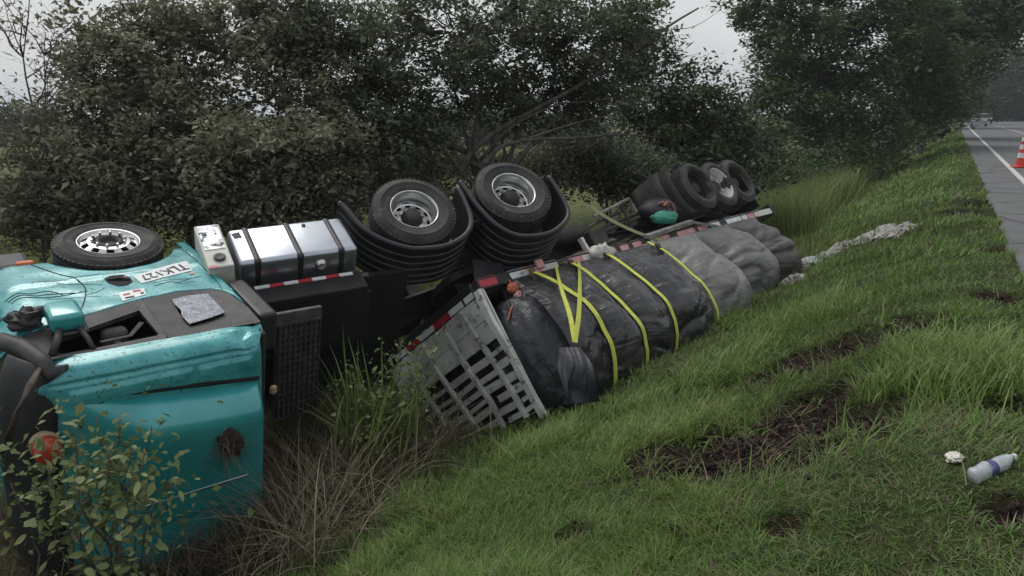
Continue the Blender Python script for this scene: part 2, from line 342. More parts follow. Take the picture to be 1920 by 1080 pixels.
# ------------------------------------------------------------------ ground, road
_ps = np.array([-2000, -400, -60, -25, -15, -11, -8.5, -6, -5, -3.7, -1.5, -.2, .45, .80, .95, 12, 40, 2000.])
_pz = np.array([-.6, -.9, -1.2, -1.45, -1.75, -2.1, -2.42, -2.47, -2.34, -1.86, -.82, -.22, -.07, -.03, -.10, -.10, -.3, -.6])
SOIL = []           # (x, y, radius): torn-up earth
def zbase(x, y):
    s, r = sr(np.asarray(x, float), np.asarray(y, float))
    z = np.interp(s, _ps, _pz); off = sstep(.80, .35, s)
    return z+off*((fbm(x*.55+3, y*.55+9, 3)-.5)*.22+(fbm(x*2.3, y*2.3, 3)-.5)*.06)
def soil(x, y):
    m = np.zeros(np.shape(x))
    for a, b, q in SOIL:
        d = np.hypot(np.asarray(x)-a, np.asarray(y)-b)/q+(fbm(np.asarray(x)*2.2+5, np.asarray(y)*2.2, 4)-.5)*2.3
        m = np.maximum(m, sstep(1.0, .62, d))
    return m
def zt(x, y):
    m = soil(x, y); return zbase(x, y)-m*.08+m*(fbm(np.asarray(x)*8, np.asarray(y)*8, 4)-.5)*.24
def ground_at(u, v, f=None):
    f = f or zbase; d = ray(u, v); t = .5
    while t < 400:
        p = CAM+d*t
        if p[2] < f(p[0], p[1]): return p
        t += .01+t*.002
    return CAM+d*400
for u, v, q in [(1380, 850, .80), (1310, 855, .44), (1500, 785, .78), (1215, 850, .26), (1600, 650, .62), (1455, 700, .46), (1535, 665, .40), (1835, 378, .9), (1790, 398, .5), (1912, 955, .20), (1868, 470, .35), (1893, 560, .28), (1900, 640, .22), (1905, 760, .20), (1070, 1000, .13), (1270, 995, .12), (1470, 985, .14)]:
    g = ground_at(u, v); SOIL.append((g[0], g[1], q))
def stations(parts):
    out = []
    for a, b, st in parts: out += list(np.arange(a, b, st))
    return np.array(out)
_s = np.concatenate([stations([(-1500, -400, 150), (-400, -60, 30), (-60, -20, 4), (-20, -11, .5), (-11, -3.5, .16), (-3.5, .9, .055), (.9, 14, 2), (14, 60, 6), (60, 400, 40)]), [400, 1500]])
_r = np.concatenate([stations([(-1000, -60, 100), (-60, -6, 5), (-6, 1, .5), (1, 9, .055), (9, 22, .15), (22, 60, 1), (60, 300, 8), (300, 1200, 80)]), [1200, 2500]])
S_, R_ = np.meshgrid(_s, _r, indexing='ij'); X_, Y_ = xy(S_, R_); Z_ = zt(X_, Y_)
V_ = np.stack([X_, Y_, Z_], -1).reshape(-1, 3); ns, nr = S_.shape
ii, jj = np.meshgrid(np.arange(ns-1), np.arange(nr-1), indexing='ij'); q0 = (ii*nr+jj).ravel()
me = bpy.data.meshes.new('ground'); me.vertices.add(len(V_)); me.vertices.foreach_set('co', V_.astype(np.float32).ravel())
Q = np.stack([q0, q0+nr, q0+nr+1, q0+1], 1).astype(np.int32); me.loops.add(Q.size); me.loops.foreach_set('vertex_index', Q.ravel())
me.polygons.add(len(Q)); me.polygons.foreach_set('loop_start', np.arange(0, Q.size, 4, dtype=np.int32)); me.polygons.foreach_set('use_smooth', np.ones(len(Q), bool)); me.update(calc_edges=True)
at = me.attributes.new('soil', 'FLOAT', 'POINT'); at.data.foreach_set('value', soil(V_[:, 0], V_[:, 1]).astype(np.float32))
_sv = S_.ravel(); at = me.attributes.new('field', 'FLOAT', 'POINT'); at.data.foreach_set('value', sstep(-10.5, -13, _sv).astype(np.float32))
m = bpy.data.materials.new('earth_and_turf'); m.use_nodes = True; n = m.node_tree.nodes; l = m.node_tree.links; MAT['ground'] = m
b = n['Principled BSDF']; b.inputs['Roughness'].default_value = .95; b.inputs['Specular IOR Level'].default_value = .1
t = n.new('ShaderNodeTexCoord'); z = n.new('ShaderNodeTexNoise'); z.inputs['Scale'].default_value = 5; z.inputs['Detail'].default_value = 9; l.new(t.outputs['Object'], z.inputs['Vector'])
r = n.new('ShaderNodeValToRGB'); r.color_ramp.elements[0].position = .3; r.color_ramp.elements[1].position = .7; r.color_ramp.elements[0].color = (.018, .024, .010, 1); r.color_ramp.elements[1].color = (.045, .060, .020, 1); l.new(z.outputs[0], r.inputs[0])
r2 = n.new('ShaderNodeValToRGB'); r2.color_ramp.elements[0].position = .3; r2.color_ramp.elements[1].position = .75; r2.color_ramp.elements[0].color = (.008, .006, .005, 1); r2.color_ramp.elements[1].color = (.032, .018, .014, 1); l.new(z.outputs[0], r2.inputs[0])
r3 = n.new('ShaderNodeValToRGB'); r3.color_ramp.elements[0].position = .35; r3.color_ramp.elements[1].position = .65; r3.color_ramp.elements[0].color = (.065, .085, .035, 1); r3.color_ramp.elements[1].color = (.14, .14, .06, 1); l.new(z.outputs[0], r3.inputs[0])
a1 = n.new('ShaderNodeAttribute'); a1.attribute_name = 'soil'; a2 = n.new('ShaderNodeAttribute'); a2.attribute_name = 'field'
x1 = n.new('ShaderNodeMix'); x1.data_type = 'RGBA'; l.new(a1.outputs['Fac'], x1.inputs[0]); l.new(r.outputs[0], x1.inputs[6]); l.new(r2.outputs[0], x1.inputs[7])
x2 = n.new('ShaderNodeMix'); x2.data_type = 'RGBA'; l.new(a2.outputs['Fac'], x2.inputs[0]); l.new(x1.outputs[2], x2.inputs[6]); l.new(r3.outputs[0], x2.inputs[7]); l.new(x2.outputs[2], b.inputs['Base Color'])
z2 = n.new('ShaderNodeTexNoise'); z2.inputs['Scale'].default_value = 30; z2.inputs['Detail'].default_value = 8; l.new(t.outputs['Object'], z2.inputs['Vector'])
u_ = n.new('ShaderNodeBump'); u_.inputs['Strength'].default_value = .8; u_.inputs['Distance'].default_value = .04; l.new(z2.outputs[0], u_.inputs['Height']); l.new(u_.outputs[0], b.inputs['Normal'])
me.materials.append(m); obj('ground', me, None, kind='structure')
# road: asphalt slab with a broken edge, edge line on it
def edge(r): return .80+(vnoise(r*2.1, 3.3)-.5)*.10+(vnoise(r*.5, 8.1)-.5)*.10
_rr = np.concatenate([np.arange(-12, 30, .15), np.arange(30, 120, 2), np.arange(120, 420, 15)])
V = []; F = []
for r_ in _rr:
    e = float(edge(r_)); rt = 9+max(0, r_-55)*.14
    for s_, z_ in ((e-.02, -.25), (e, -.012), (e+.06, 0), (e+1.5, .012), (rt*.5, .05), (rt, 0), (rt+.1, -.25)): V.append((*xy(s_, r_), z_))
F = [(i*7+k, (i+1)*7+k, (i+1)*7+k+1, i*7+k+1) for i in range(len(_rr)-1) for k in range(6)]
# asphalt with cracks and patches
mA = MAT['asphalt']; n = mA.node_tree.nodes; l = mA.node_tree.links; b = n['Principled BSDF']
vo = n.new('ShaderNodeTexVoronoi'); vo.feature = 'DISTANCE_TO_EDGE'; vo.inputs['Scale'].default_value = .55; tx = n.new('ShaderNodeTexCoord'); wz = n.new('ShaderNodeTexNoise'); wz.inputs['Scale'].default_value = 2; wz.inputs['Detail'].default_value = 6
wm = n.new('ShaderNodeMix'); wm.data_type = 'RGBA'; wm.inputs[0].default_value = .25; l.new(tx.outputs['Object'], wz.inputs['Vector']); l.new(tx.outputs['Object'], wm.inputs[6]); l.new(wz.outputs['Color'], wm.inputs[7]); l.new(wm.outputs[2], vo.inputs['Vector'])
ck = n.new('ShaderNodeValToRGB'); ck.color_ramp.elements[0].position = 0; ck.color_ramp.elements[1].position = .022; ck.color_ramp.elements[0].color = (.25, .25, .25, 1); l.new(vo.outputs[0], ck.inputs[0])
old = b.inputs['Base Color'].links[0].from_socket; mm = n.new('ShaderNodeMix'); mm.data_type = 'RGBA'; mm.blend_type = 'MULTIPLY'; mm.inputs[0].default_value = 1; l.new(old, mm.inputs[6]); l.new(ck.outputs[0], mm.inputs[7]); l.new(mm.outputs[2], b.inputs['Base Color'])
me = newmesh('road', V, F, 'asphalt', True); fixnorm(me); road = obj('road', me, None, kind='structure')
V = []
for r_ in _rr:
    for s_ in (1.61, 1.75): V.append((*xy(s_+(vnoise(r_*3, s_)-.5)*.012, r_), .006+.012*min(1, max(0, (s_-.86)/1.44))))
F = [(i*2, i*2+2, i*2+3, i*2+1) for i in range(len(_rr)-1)]
me = newmesh('edge_line', V, F, 'road_paint'); fixnorm(me); obj('edge_line', me, road)
V = []
for r_ in _rr:
    for s_ in (5.0, 5.12): V.append((*xy(s_, r_), .05+.012))
me = newmesh('centre_line', V, F, 'road_paint'); fixnorm(me); obj('centre_line', me, road)
# ------------------------------------------------------------------ wheels
def waxes(fr, steer=0.):
    A = np.stack([fr.B[:, 0], fr.B[:, 2], -fr.B[:, 1]], 1); return A
def tyre_prof(R=.527, W=.29, rim=.292):
    s = R/.527; w = W/.29
    p = [(rim, -.012), (rim+.012, .006), (.36*s, .020), (.415*s, .026), (.418*s, .030), (.428*s, .030), (.431*s, .025), (.455*s, .022), (.485*s, .006), (.500*s, -.012), (.516*s, -.022)]
    for h in (-.05, -.095, -.14, -.185): p += [(.527*s, h*w+.012), (.527*s, h*w-.012), (.512*s, h*w-.015), (.512*s, h*w-.026)]
    p += [(.527*s, -.225*w), (.516*s, -.262*w), (.49*s, -.285*w), (.43*s, -.312*w), (.36*s, -.305*w), (rim, -.275*w)]
    return p
def holed(c, A, rh, nh, skip=(0, 1)):
    """disc of rings (r,h); the second band has nh openings"""
    n = nh*4; V = []
    for r, h in rh:
        for k in range(n): t = 2*math.pi*k/n; V.append(c+A[:, 0]*r*math.cos(t)+A[:, 1]*r*math.sin(t)+A[:, 2]*h)
    F = []
    for i in range(len(rh)-1):
        for k in range(n):
            if i == 1 and k % 4 in skip: continue
            F.append((i*n+k, i*n+(k+1) % n, (i+1)*n+(k+1) % n, (i+1)*n+k))
    return V, F
def lugs(c, A, R, W, n=56, d=.012):
    """tread blocks on the two shoulders"""
    V = []; F = []
    for k in range(n):
        for h0, h1, ph in ((-.018, -.055, 0), (-W+.058, -W+.02, .5)):
            t0 = 2*math.pi*(k+ph)/n; t1 = t0+2*math.pi/n*.62; i = len(V)
            for r in (R-.02, R+.004):
                for t, h in ((t0, h0), (t1, h0), (t1, h1), (t0, h1)): V.append(c+A[:, 0]*r*math.cos(t)+A[:, 1]*r*math.sin(t)+A[:, 2]*h)
            F += [(i+4, i+5, i+6, i+7), (i, i+1, i+5, i+4), (i+1, i+2, i+6, i+5), (i+2, i+3, i+7, i+6), (i+3, i, i+4, i+7)]
    return V, F
def wheel(T, c, A, kind, R=.527, W=.29, dual=False, tmat='rubber', rmat='alloy', dish=.20):
    rim = .318 if kind == 'trailer' else .292
    VF = join(lathe(c, A, tyre_prof(R, W, rim), 64), lugs(c, A, R, W))
    t = T.part('wheel', VF, tmat, smooth=False)
    me = t.data; me.polygons.foreach_set('use_smooth', [i < 64*(len(tyre_prof())-1) for i in range(len(me.polygons))])
    if dual: T.part('inner_tyre', lathe(c-A[:, 2]*(W+.05), A, tyre_prof(R, W, rim), 48), tmat, t, True)
    k = rim/.292
    if kind == 'front':
        T.part('rim', lathe(c, A, [(.27*k, -.05), (.288*k, .004), (.300*k, .014), (.303*k, .006), (.294*k, -.02)], 56), rmat, t, True)
        T.part('wheel_disc', holed(c, A, [(.285*k, .000), (.262*k, -.018), (.205*k, .012), (.165*k, .018), (.150*k, .010), (.145*k, -.05)], 10), rmat, t)
        T.part('hub', lathe(c, A, [(.15*k, -.03), (.145*k, .002), (.115*k, .02), (.09*k, .02), (.085*k, -.02), (0.001, -.02)], 32), 'dark_steel', t, True)
        nuts = [lathe(c+A[:, 0]*.16*math.cos(q)+A[:, 1]*.16*math.sin(q), A, [(.016, .012), (.016, .042), (.010, .05), (.001, .05)], 6) for q in np.arange(10)*2*math.pi/10]
        for q in nuts: T.part('wheel_nut', q, rmat, t)
        T.part('brake_drum', lathe(c, A, [(.001, -.09), (.26, -.09), (.26, -.2)], 32), 'dark_inside', t)
    else:
        T.part('rim', lathe(c, A, [(.294*k, -.02), (.303*k, .006), (.300*k, .014), (.287*k, .006), (.272*k, -.03), (.268*k, -.06), (.252*k, -.075), (.248*k, -dish+.01)], 56), rmat, t, True)
        T.part('wheel_disc', holed(c, A, [(.249*k, -dish+.012), (.232*k, -dish), (.192*k, -dish+.004), (.17*k, -dish+.012), (.14*k, -dish+.012), (.135*k, -dish-.02)], 10), rmat, t)
        T.part('hub', lathe(c, A, [(.138*k, -dish-.01), (.13*k, -dish+.03), (.105*k, -dish+.05), (.10*k, -.10), (.08*k, -.085), (.001, -.08)], 32), 'dark_steel', t, True)
        for q in np.arange(10)*2*math.pi/10: T.part('wheel_nut', lathe(c+A[:, 0]*.155*k*math.cos(q)+A[:, 1]*.155*k*math.sin(q), A, [(.015, -dish+.01), (.015, -dish+.036), (.009, -dish+.044), (.001, -dish+.044)], 6), rmat, t)
        T.part('brake_drum', lathe(c, A, [(.001, -dish-.05), (.24*k, -dish-.05), (.24*k, -dish-.2)], 32), 'dark_inside', t)
    return t
# ------------------------------------------------------------------ tractor unit
base = CB.pt(0, 1.2, 1.6); base[2] = zbase(base[0], base[1])
T = Thing('tractor_truck', 'turquoise tractor truck rolled over on its side in the ditch', 'truck', base)
def yside(x, z):
    y = -1.165+.0+max(0, x-.86)**2*1.3
    y -= .014*float(sstep(1.42, 1.36, z)); y += max(0, z-2.0)*.035+max(0, 1.1-z)*.10
    y += .016*mnoise.noise(Vector((x*1.7, z*1.9, 0)))+.007*mnoise.noise(Vector((x*5, z*5, 3)))
    return y
zlow_x = [-.79, -.70, -.64, -.60, -.5, -.35, 0, .35, .5, .6, .68, .8, 1.2]; 
def zlow(x):
    if abs(x) < .62: return .66+math.sqrt(max(0, .63**2-x*x))*.98 if abs(x) < .6 else .86
    return .62 if x < -.70 else (.84 if x > 0 else .86)
_wx = [-.80, -.767, -.70, -.63, -.3, .067, .655, .98, 1.3]; _wz = [2.50, 2.19, 2.05, 1.98, 1.925, 1.985, 2.17, 2.29, 2.36]
def zwb(x): return float(np.interp(x, _wx, _wz))
ZWT = 2.78
def xmap(i): return -.79+i*(1.24+.79)
def f1(i, j):
    x = xmap(i); a = zlow(x); b = zwb(x); z = a+(b-a)*j; return [x, yside(x, z), z]
xs_ = sorted(set(list(np.linspace(-.79, 1.24, 84))+[-.601, -.599, .599, .601, -.701, -.699]))
V = []; nj = 44
for x in xs_:
    a = zlow(x); b = zwb(x)
    for j in range(nj): z = a+(b-a)*j/(nj-1); V.append([x, yside(x, z), z])
F = [(i*nj+j, (i+1)*nj+j, (i+1)*nj+j+1, i*nj+j+1) for i in range(len(xs_)-1) for j in range(nj-1)]
door = T.part('door_panel', thick(CB, V, F, .035), 'teal', smooth=True)
# roof and far side in one shell
prof = spline([(-1.135, 2.78), (-1.128, 2.87), (-1.10, 2.96), (-1.03, 3.03), (-.90, 3.06), (-.5, 3.08), (0, 3.09), (.5, 3.08), (.90, 3.05), (1.06, 2.97), (1.15, 2.75), (1.25, 2.2), (1.25, 1.5), (1.25, .85)], 110)
sl = np.concatenate([[0], np.cumsum(np.linalg.norm(np.diff(prof, axis=0), axis=1))])
V = []; xs2 = np.linspace(-.80, 1.06, 76); nj = 110
for x in xs2:
    fr_ = max(0, (x-.62)/.44); re_ = max(0, (-.72-x)/.09)
    for j in range(nj):
        y, z = prof[j]; k = fr_**2*.16+re_**2*.04
        yc, zc = y*(1-.08*fr_**2-.03*re_**2), z-(k if z > 2.6 else 0)
        s_ = sl[j]
        # pressed panels along the roof edge
        for (xa, xb, sa, sb, hh) in ((-.10, .85, .37, .50, .028), (-.68, -.16, .37, .50, .028), (-.68, .95, .285, .305, -.022), (.66, .90, .54, .66, .022)):
            w = float(sstep(xa-.03, xa+.03, x)*sstep(xb+.03, xb-.03, x)*sstep(sa-.02, sa+.02, s_)*sstep(sb+.02, sb-.02, s_)); zc += hh*w; yc -= hh*w*.4
        dent = math.exp(-((x+.70)/.16)**2-((s_-.12)/.16)**2); yc += .06*dent*mnoise.noise(Vector((x*9, s_*9, 1)))+.035*dent
        x_s = x+.10*max(0, (.1-x)/.9)*float(sstep(2.78, 3.0, zc)); V.append([x_s, yc+.006*mnoise.noise(Vector((x*3, s_*3, 5))), zc+.006*mnoise.noise(Vector((x*3, s_*3, 9)))])
F = [(i*nj+j, (i+1)*nj+j, (i+1)*nj+j+1, i*nj+j+1) for i in range(len(xs2)-1) for j in range(nj-1)]
roof = T.part('cab_roof', (CB.pts(V), F), 'teal', smooth=True)
# raised air deflector on the roof
def fdef(i, j):
    x = -.66+i*1.46; ya = -.68-.18*i; y = ya+j*(.98-ya)
    ax = float(sstep(.80, .30, x)); ay = 1
    e = min(j, 1-j)*1.68; ry = .24; ay = math.sqrt(max(0, 1-(1-min(1, e/ry))**2))
    er = (x+.66); ar = math.sqrt(max(0, 1-(1-min(1, er/.10))**2)); arf = math.sqrt(max(0, 1-(1-min(1, (.80-x)/.25))**2))
    z = 3.03+.33*ay*ar*(.35*arf+.65*ax)
    z += .012*float(sstep(.02, 0, abs(y-.33)))*ay*(1 if -.6 < x < .4 else 0)-.006*float(sstep(.05, .02, abs(y-.36)))
    return [x, y+.02*math.sin(i*3), z+.01*mnoise.noise(Vector((x*2, y*2, 0)))]
V, F = grid(fdef, 60, 70); defl = T.part('roof_deflector', (CB.pts(V), F), 'teal_clean', smooth=True)
T.part('gap_shade', tube(CB.pts([(x, -.715-.18*(x+.66)/1.46, 3.065) for x in np.linspace(-.66, .55, 12)]+[(.70, -.80, 3.05), (.80, -.62, 3.04)]), .022, 8), 'dark_inside', defl, True)  # black tube standing for the shaded gap between roof and deflector
for k in range(3): T.part('fin', tube(CB.pts([(-.665, .28+.20*k, 3.12), (-.60, .30+.20*k, 3.32), (-.48, .34+.20*k, 3.362)]), .012, 6), 'teal', defl, True)
T.part('groove_highlight', bx(CB, -.45, .45, .10, .118, 3.352, 3.366, .003), 'alloy', defl)  # bright strip standing for the highlight along the deflector's groove
# black window surround, set a little back
def ring(outer, inner, yo, d):
    def res(L, n=48):
        L = np.array(L+[L[0]]); c = np.concatenate([[0], np.cumsum(np.linalg.norm(np.diff(L, axis=0), axis=1))]); t = np.linspace(0, c[-1], n, endpoint=False)
        return np.stack([np.interp(t, c, L[:, 0]), np.interp(t, c, L[:, 1])], 1)
    a, b = res(outer), res(inner); ca = outer[0]; n = len(a)
    # start the inner loop where it lies nearest to the outer start
    k = np.argmin(np.linalg.norm(b-a[0], axis=1)); b = np.roll(b, -k, 0)
    V = [(p[0], yo+.035*(p[1]-2), p[1]) for p in a]+[(p[0], yo+.02+.035*(p[1]-2), p[1]) for p in b]
    F = [(i, (i+1) % n, n+(i+1) % n, n+i) for i in range(n)]
    V += [(p[0], yo+d, p[1]) for p in b]; F += [(n+i, n+(i+1) % n, 2*n+(i+1) % n, 2*n+i) for i in range(n)]
    return CB.pts(V), F
xa = list(np.linspace(.03, 1.05, 12))
o1 = [(x, zwb(x)+.003) for x in xa]+[(1.02, 2.6), (.96, ZWT-.003), (.5, ZWT-.003), (.03, ZWT-.003)]
i1 = [(.10, 2.15), (.40, 2.27), (.62, 2.36), (.80, 2.45), (.86, 2.55), (.84, 2.69), (.5, 2.68), (.07, 2.655)]
surround = T.part('window_surround', ring(o1, i1, -1.157, .07), 'black_trim')
xb = list(np.linspace(-.795, .028, 14))
o2 = [(x, zwb(x)+.003) for x in xb]+[(.028, ZWT-.003), (-.4, ZWT-.003), (-.795, ZWT-.003)]
i2 = [(-.50, 2.06), (-.22, 2.07), (-.20, 2.3), (-.205, 2.60), (-.40, 2.55), (-.555, 2.49), (-.56, 2.3)]
s2 = T.part('window_surround', ring(o2, i2, -1.157, .05), 'black_trim')
mk('crazed_glass', (.11, .12, .15), (.27, .29, .35), 14, .18, spec=.7, bump=.25, bscale=45, speck=((.10, .10, .11), 40, .60))
poly = [(-.555, 2.05), (-.36, 2.03), (-.215, 2.065), (-.205, 2.18), (-.22, 2.30), (-.19, 2.44), (-.20, 2.61), (-.40, 2.56), (-.56, 2.50)]
T.part('shattered_pane', prism(CB, [(p[0], p[1]) for p in poly], 1, -1.150, -1.144), 'crazed_glass', s2)
# dark interior lining and a seat seen through the open window
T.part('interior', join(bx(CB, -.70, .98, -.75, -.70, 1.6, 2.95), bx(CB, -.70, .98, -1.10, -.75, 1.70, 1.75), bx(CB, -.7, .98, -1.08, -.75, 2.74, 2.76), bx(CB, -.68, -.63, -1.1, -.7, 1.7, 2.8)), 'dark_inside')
seat = T.part('seat', join(bx(CB, .24, .46, -1.06, -.78, 2.22, 2.36, .05, 3), bx(CB, .31, .39, -.98, -.90, 2.30, 2.66, .02)), 'seat_cloth', smooth=True)
T.part('seat_belt', tube(CB.pts([(.12, -1.08, 2.3), (.25, -1.03, 2.42), (.5, -1.04, 2.46)]), .03, 6, flat=(1, .2)), 'seat_cloth', seat)
# pillar, visor, windscreen, front panel
T.part('pillar', tube(CB.pts([(1.26, -1.02, 2.1), (1.18, -1.09, 2.25), (1.06, -1.12, 2.5), (.98, -1.12, 2.76), (.93, -1.05, 2.92)]), [.07, .075, .075, .07, .06], 8), 'black_trim', smooth=True)
def fv(i, j):
    y = -1.12+i*2.3; t = j; e = min(i, 1-i)
    return [.97+.36*t-.15*(abs(i-.5)*2)**4, y, 2.98-.34*t*t-.10*(abs(i-.5)*2)**3]
V, F = grid(fv, 24, 8); visor = T.part('sun_visor', thick(CB, V, F, .03, 2), 'black_plastic', smooth=True)
T.part('torn_strip', tube(CB.pts([(1.00, -1.12, 2.84), (1.10, -1.05, 2.98), (1.22, -.85, 3.02), (1.30, -.6, 3.0), (1.33, -.45, 2.9)]), [.02, .045, .05, .04, .02], 6, flat=(1, .35)), 'rusty', visor, True)
V, F = grid(lambda i, j: [1.25-.22*j-.12*(abs(i-.5)*2)**4, -1.08+i*2.24, 1.75+j*1.05], 16, 8); T.part('windscreen', thick(CB, V, F, .02, 0), 'car_glass', smooth=True)
V, F = grid(lambda i, j: [1.30-.10*(abs(i-.5)*2)**4, -1.13+i*2.36, .55+j*1.25], 16, 8); T.part('front_panel', thick(CB, V, F, -.05, 0), 'teal', smooth=True)
T.part('bumper', bx(CB, .72, 1.32, -1.14, 1.2, .42, .80, .05, 2), 'black_trim')
T.part('turn_signal', bx(CB, .70, .86, -1.175, -1.10, .76, .83, .02, 2), 'amber')
T.part('cab_rear_wall', bx(CB, -.80, -.74, -1.08, 1.20, .9, 2.9, .02), 'black_trim')
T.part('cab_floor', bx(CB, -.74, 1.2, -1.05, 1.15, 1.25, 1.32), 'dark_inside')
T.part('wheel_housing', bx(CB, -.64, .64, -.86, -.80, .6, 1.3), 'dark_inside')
# red roof lamp with a cream collar
cl = CB.hit([(86, 836)], 2, 3.02)[0]; c_ = CB.pt(cl[0], cl[1], 3.02); Al = np.stack([CB.B[:, 0], CB.B[:, 1], CB.B[:, 2]], 1)
lamp = T.part('beacon', lathe(c_, Al, [(.001, .16), (.06, .158), (.092, .14), (.10, .10), (.098, .07), (.102, .068), (.102, .05), (.098, .048), (.10, .0)], 28), 'orange_lamp', smooth=True)
T.part('collar', lathe(c_, Al, [(.10, -.06), (.112, -.055), (.112, .0), (.098, .004)], 28), 'cream_ring', lamp, True)
# number panel, sticker, handle, seams, scribbled decals on the door
def on_side(x, z, d=.006): return CB.pt(x, yside(x, z)-d, z)
def decal(name, corners, mat, d=.006, parent=None, n=6):
    a, b_, c, e = [np.array(q) for q in corners]; V = []
    for i in range(n):
        for j in range(n):
            s_, t_ = i/(n-1), j/(n-1); q = (a*(1-s_)+b_*s_)*(1-t_)+(e*(1-s_)+c*s_)*t_; V.append([q[0], yside(q[0], q[1])-d, q[1]])
    F = [(i*n+j, (i+1)*n+j, (i+1)*n+j+1, i*n+j+1) for i in range(n-1) for j in range(n-1)]
    return T.part(name, thick(CB, V, F, .003), mat, parent or door)
pl = decal('number_panel', [(-.03, 1.45), (-.605, 1.27), (-.59, 1.505), (-.055, 1.655)], 'plate_white')
def write(body, x0, z0, w, h, ang, mat, parent, d=.0095, size=1.):
    V, F = text_mesh(body, 1.); V = np.array(V); ww = V[:, 0].max()-V[:, 0].min(); hh = V[:, 1].max()-V[:, 1].min()
    V[:, 0] *= w/ww; V[:, 1] *= h/hh; ca, sa = math.cos(ang), math.sin(ang); out = []
    for p in V:
        # the text runs from the rear to the front of the right-hand side
        dx, dz = p[0]*ca-p[1]*sa, p[0]*sa+p[1]*ca; x = x0+dx; z = z0+dz; out.append(CB.pt(x, yside(x, z)-d-p[2], z))
    return T.part('lettering', (out, F), mat, parent)
write('TLK127', -.32, 1.468, .50, .125, .295, 'ink', pl)
stk = decal('sticker', [(.188, 1.80), (-.047, 1.77), (-.025, 1.92), (.195, 1.984)], 'plate_white')
for (x, z, w, mt) in ((.13, 1.86, .06, 'ink_red'), (.03, 1.82, .07, 'ink_red'), (.12, 1.93, .08, 'ink'), (.00, 1.885, .03, 'ink')):
    decal('print_mark', [(x+w/2, z-.012), (x-w/2, z-.018), (x-w/2, z+.012), (x+w/2, z+.018)], mt, .0095, stk, 2)
hd = T.part('handle_recess', (lambda q: thick(CB, [[x, yside(x, z)-.004, z] for x, z in q], [tuple(range(len(q)))], .004))([(.22, 1.42), (.15, 1.385), (.045, 1.395), (.0, 1.47), (.0, 1.575), (.06, 1.64), (.14, 1.645), (.21, 1.54)]), 'dark_inside', door)
T.part('door_handle', tube([on_side(.20, 1.47, .012), on_side(.11, 1.50, .03), on_side(.02, 1.53, .012)], .016, 8), 'black_plastic', door)
T.part('reflector', (lambda q: thick(CB, [[x, yside(x, z)-.010, z] for x, z in q], [(0, 1, 2, 3)], .004))([(.08, 1.44), (.03, 1.44), (.03, 1.48), (.08, 1.48)]), 'ink_red', door)
def seam(pts, r=.006, mat='ink'):
    p = spline(pts, 24); T.part('door_seam', tube([on_side(x, z, .001) for x, z in p], r, 5), mat, door)
seam([(.74, .86), (.66, 1.05), (.56, 1.22), (.45, 1.36), (.42, 1.6), (.50, 1.9), (.60, 2.14)]); seam([(-.66, .90), (-.70, 1.3), (-.72, 1.8), (-.70, 2.03)], .004)
for k in range(3): seam([(1.06-.02*k, 1.55+.05*k), (.95, 1.50+.06*k), (.86-.03*k, 1.58+.05*k), (.72, 1.55+.07*k), (.62-.1*k, 1.66)], .005)
seam([(-.15, 1.74), (-.3, 1.70), (-.38, 1.735), (-.5, 1.68), (-.62, 1.66)], .004)
decal('print_mark', [(-.53, 1.56), (-.58, 1.545), (-.585, 1.59), (-.535, 1.605)], 'pink_tape', .006, None, 2)
for k in range(16):
    x0, z0 = random.uniform(-.6, .9), random.uniform(1.25, 1.85); a_ = random.gauss(.05, .35); L1 = random.uniform(.10, .45)
    p = [(x0+L1*t*math.cos(a_), z0+L1*t*math.sin(a_)+.02*math.sin(t*4+k)) for t in np.linspace(0, 1, 8)]
    p = [q for q in p if q[0] < .98 and zlow(q[0])+.05 < q[1] < zwb(q[0])-.04]
    if len(p) > 3: T.part('scratch', tube([on_side(x, z, .0005) for x, z in p], .0028, 4), 'plate_white' if k % 3 == 0 else 'ink', door)
# mirror: turquoise shell with black arms, torn loose
mr = T.part('mirror', bx(CB, .60, .86, -1.36, -1.20, 2.17, 2.50, .045, 3), 'teal_clean', smooth=True)
for q_, r_ in (([(.95, -1.12, 2.12), (.93, -1.26, 2.10), (.84, -1.30, 2.2)], .035), ([(.80, -1.24, 2.5), (.84, -1.20, 2.62), (.9, -1.12, 2.7)], .03), ([(.66, -1.24, 2.5), (.62, -1.18, 2.62), (.6, -1.12, 2.7)], .022)): T.part('mirror_arm', tube(CB.pts(q_), r_, 8), 'black_trim', mr, True)
T.part('mirror_back', bx(CB, .58, .84, -1.215, -1.18, 2.2, 2.54, .02), 'black_plastic', mr)
T.part('mirror_foot', lump(CB.pt(1.0, -1.22, 2.18), (.12, .10, .09), 0, .5, 2, 3), 'black_trim', mr)
# intake box behind the cab
ib = T.part('air_intake', bx(CB, -1.03, -.84, -1.12, -.70, 1.76, 2.62, .035, 2), 'fender_plastic', smooth=False)
for k in range(6): T.part('louvre', bx(CB, -1.035, -1.025, -1.05, -.75, 1.85+k*.11, 1.91+k*.11), 'black_plastic', ib)
T.part('marker_light', bx(CB, -.9, -.83, -.5, -.40, 2.9, 2.95, .02), 'cream_ring')
# front wheel
wheel(T, FW.o, waxes(FW), 'front')
T.part('front_axle', tube([FW.o-waxes(FW)[:, 2]*.2, FW.o-waxes(FW)[:, 2]*2.1], .07, 8), 'dark_steel')
T.part('wheel', lathe(FW.o-waxes(FW)[:, 2]*2.05, waxes(FW), tyre_prof(), 40), 'rubber', smooth=True)
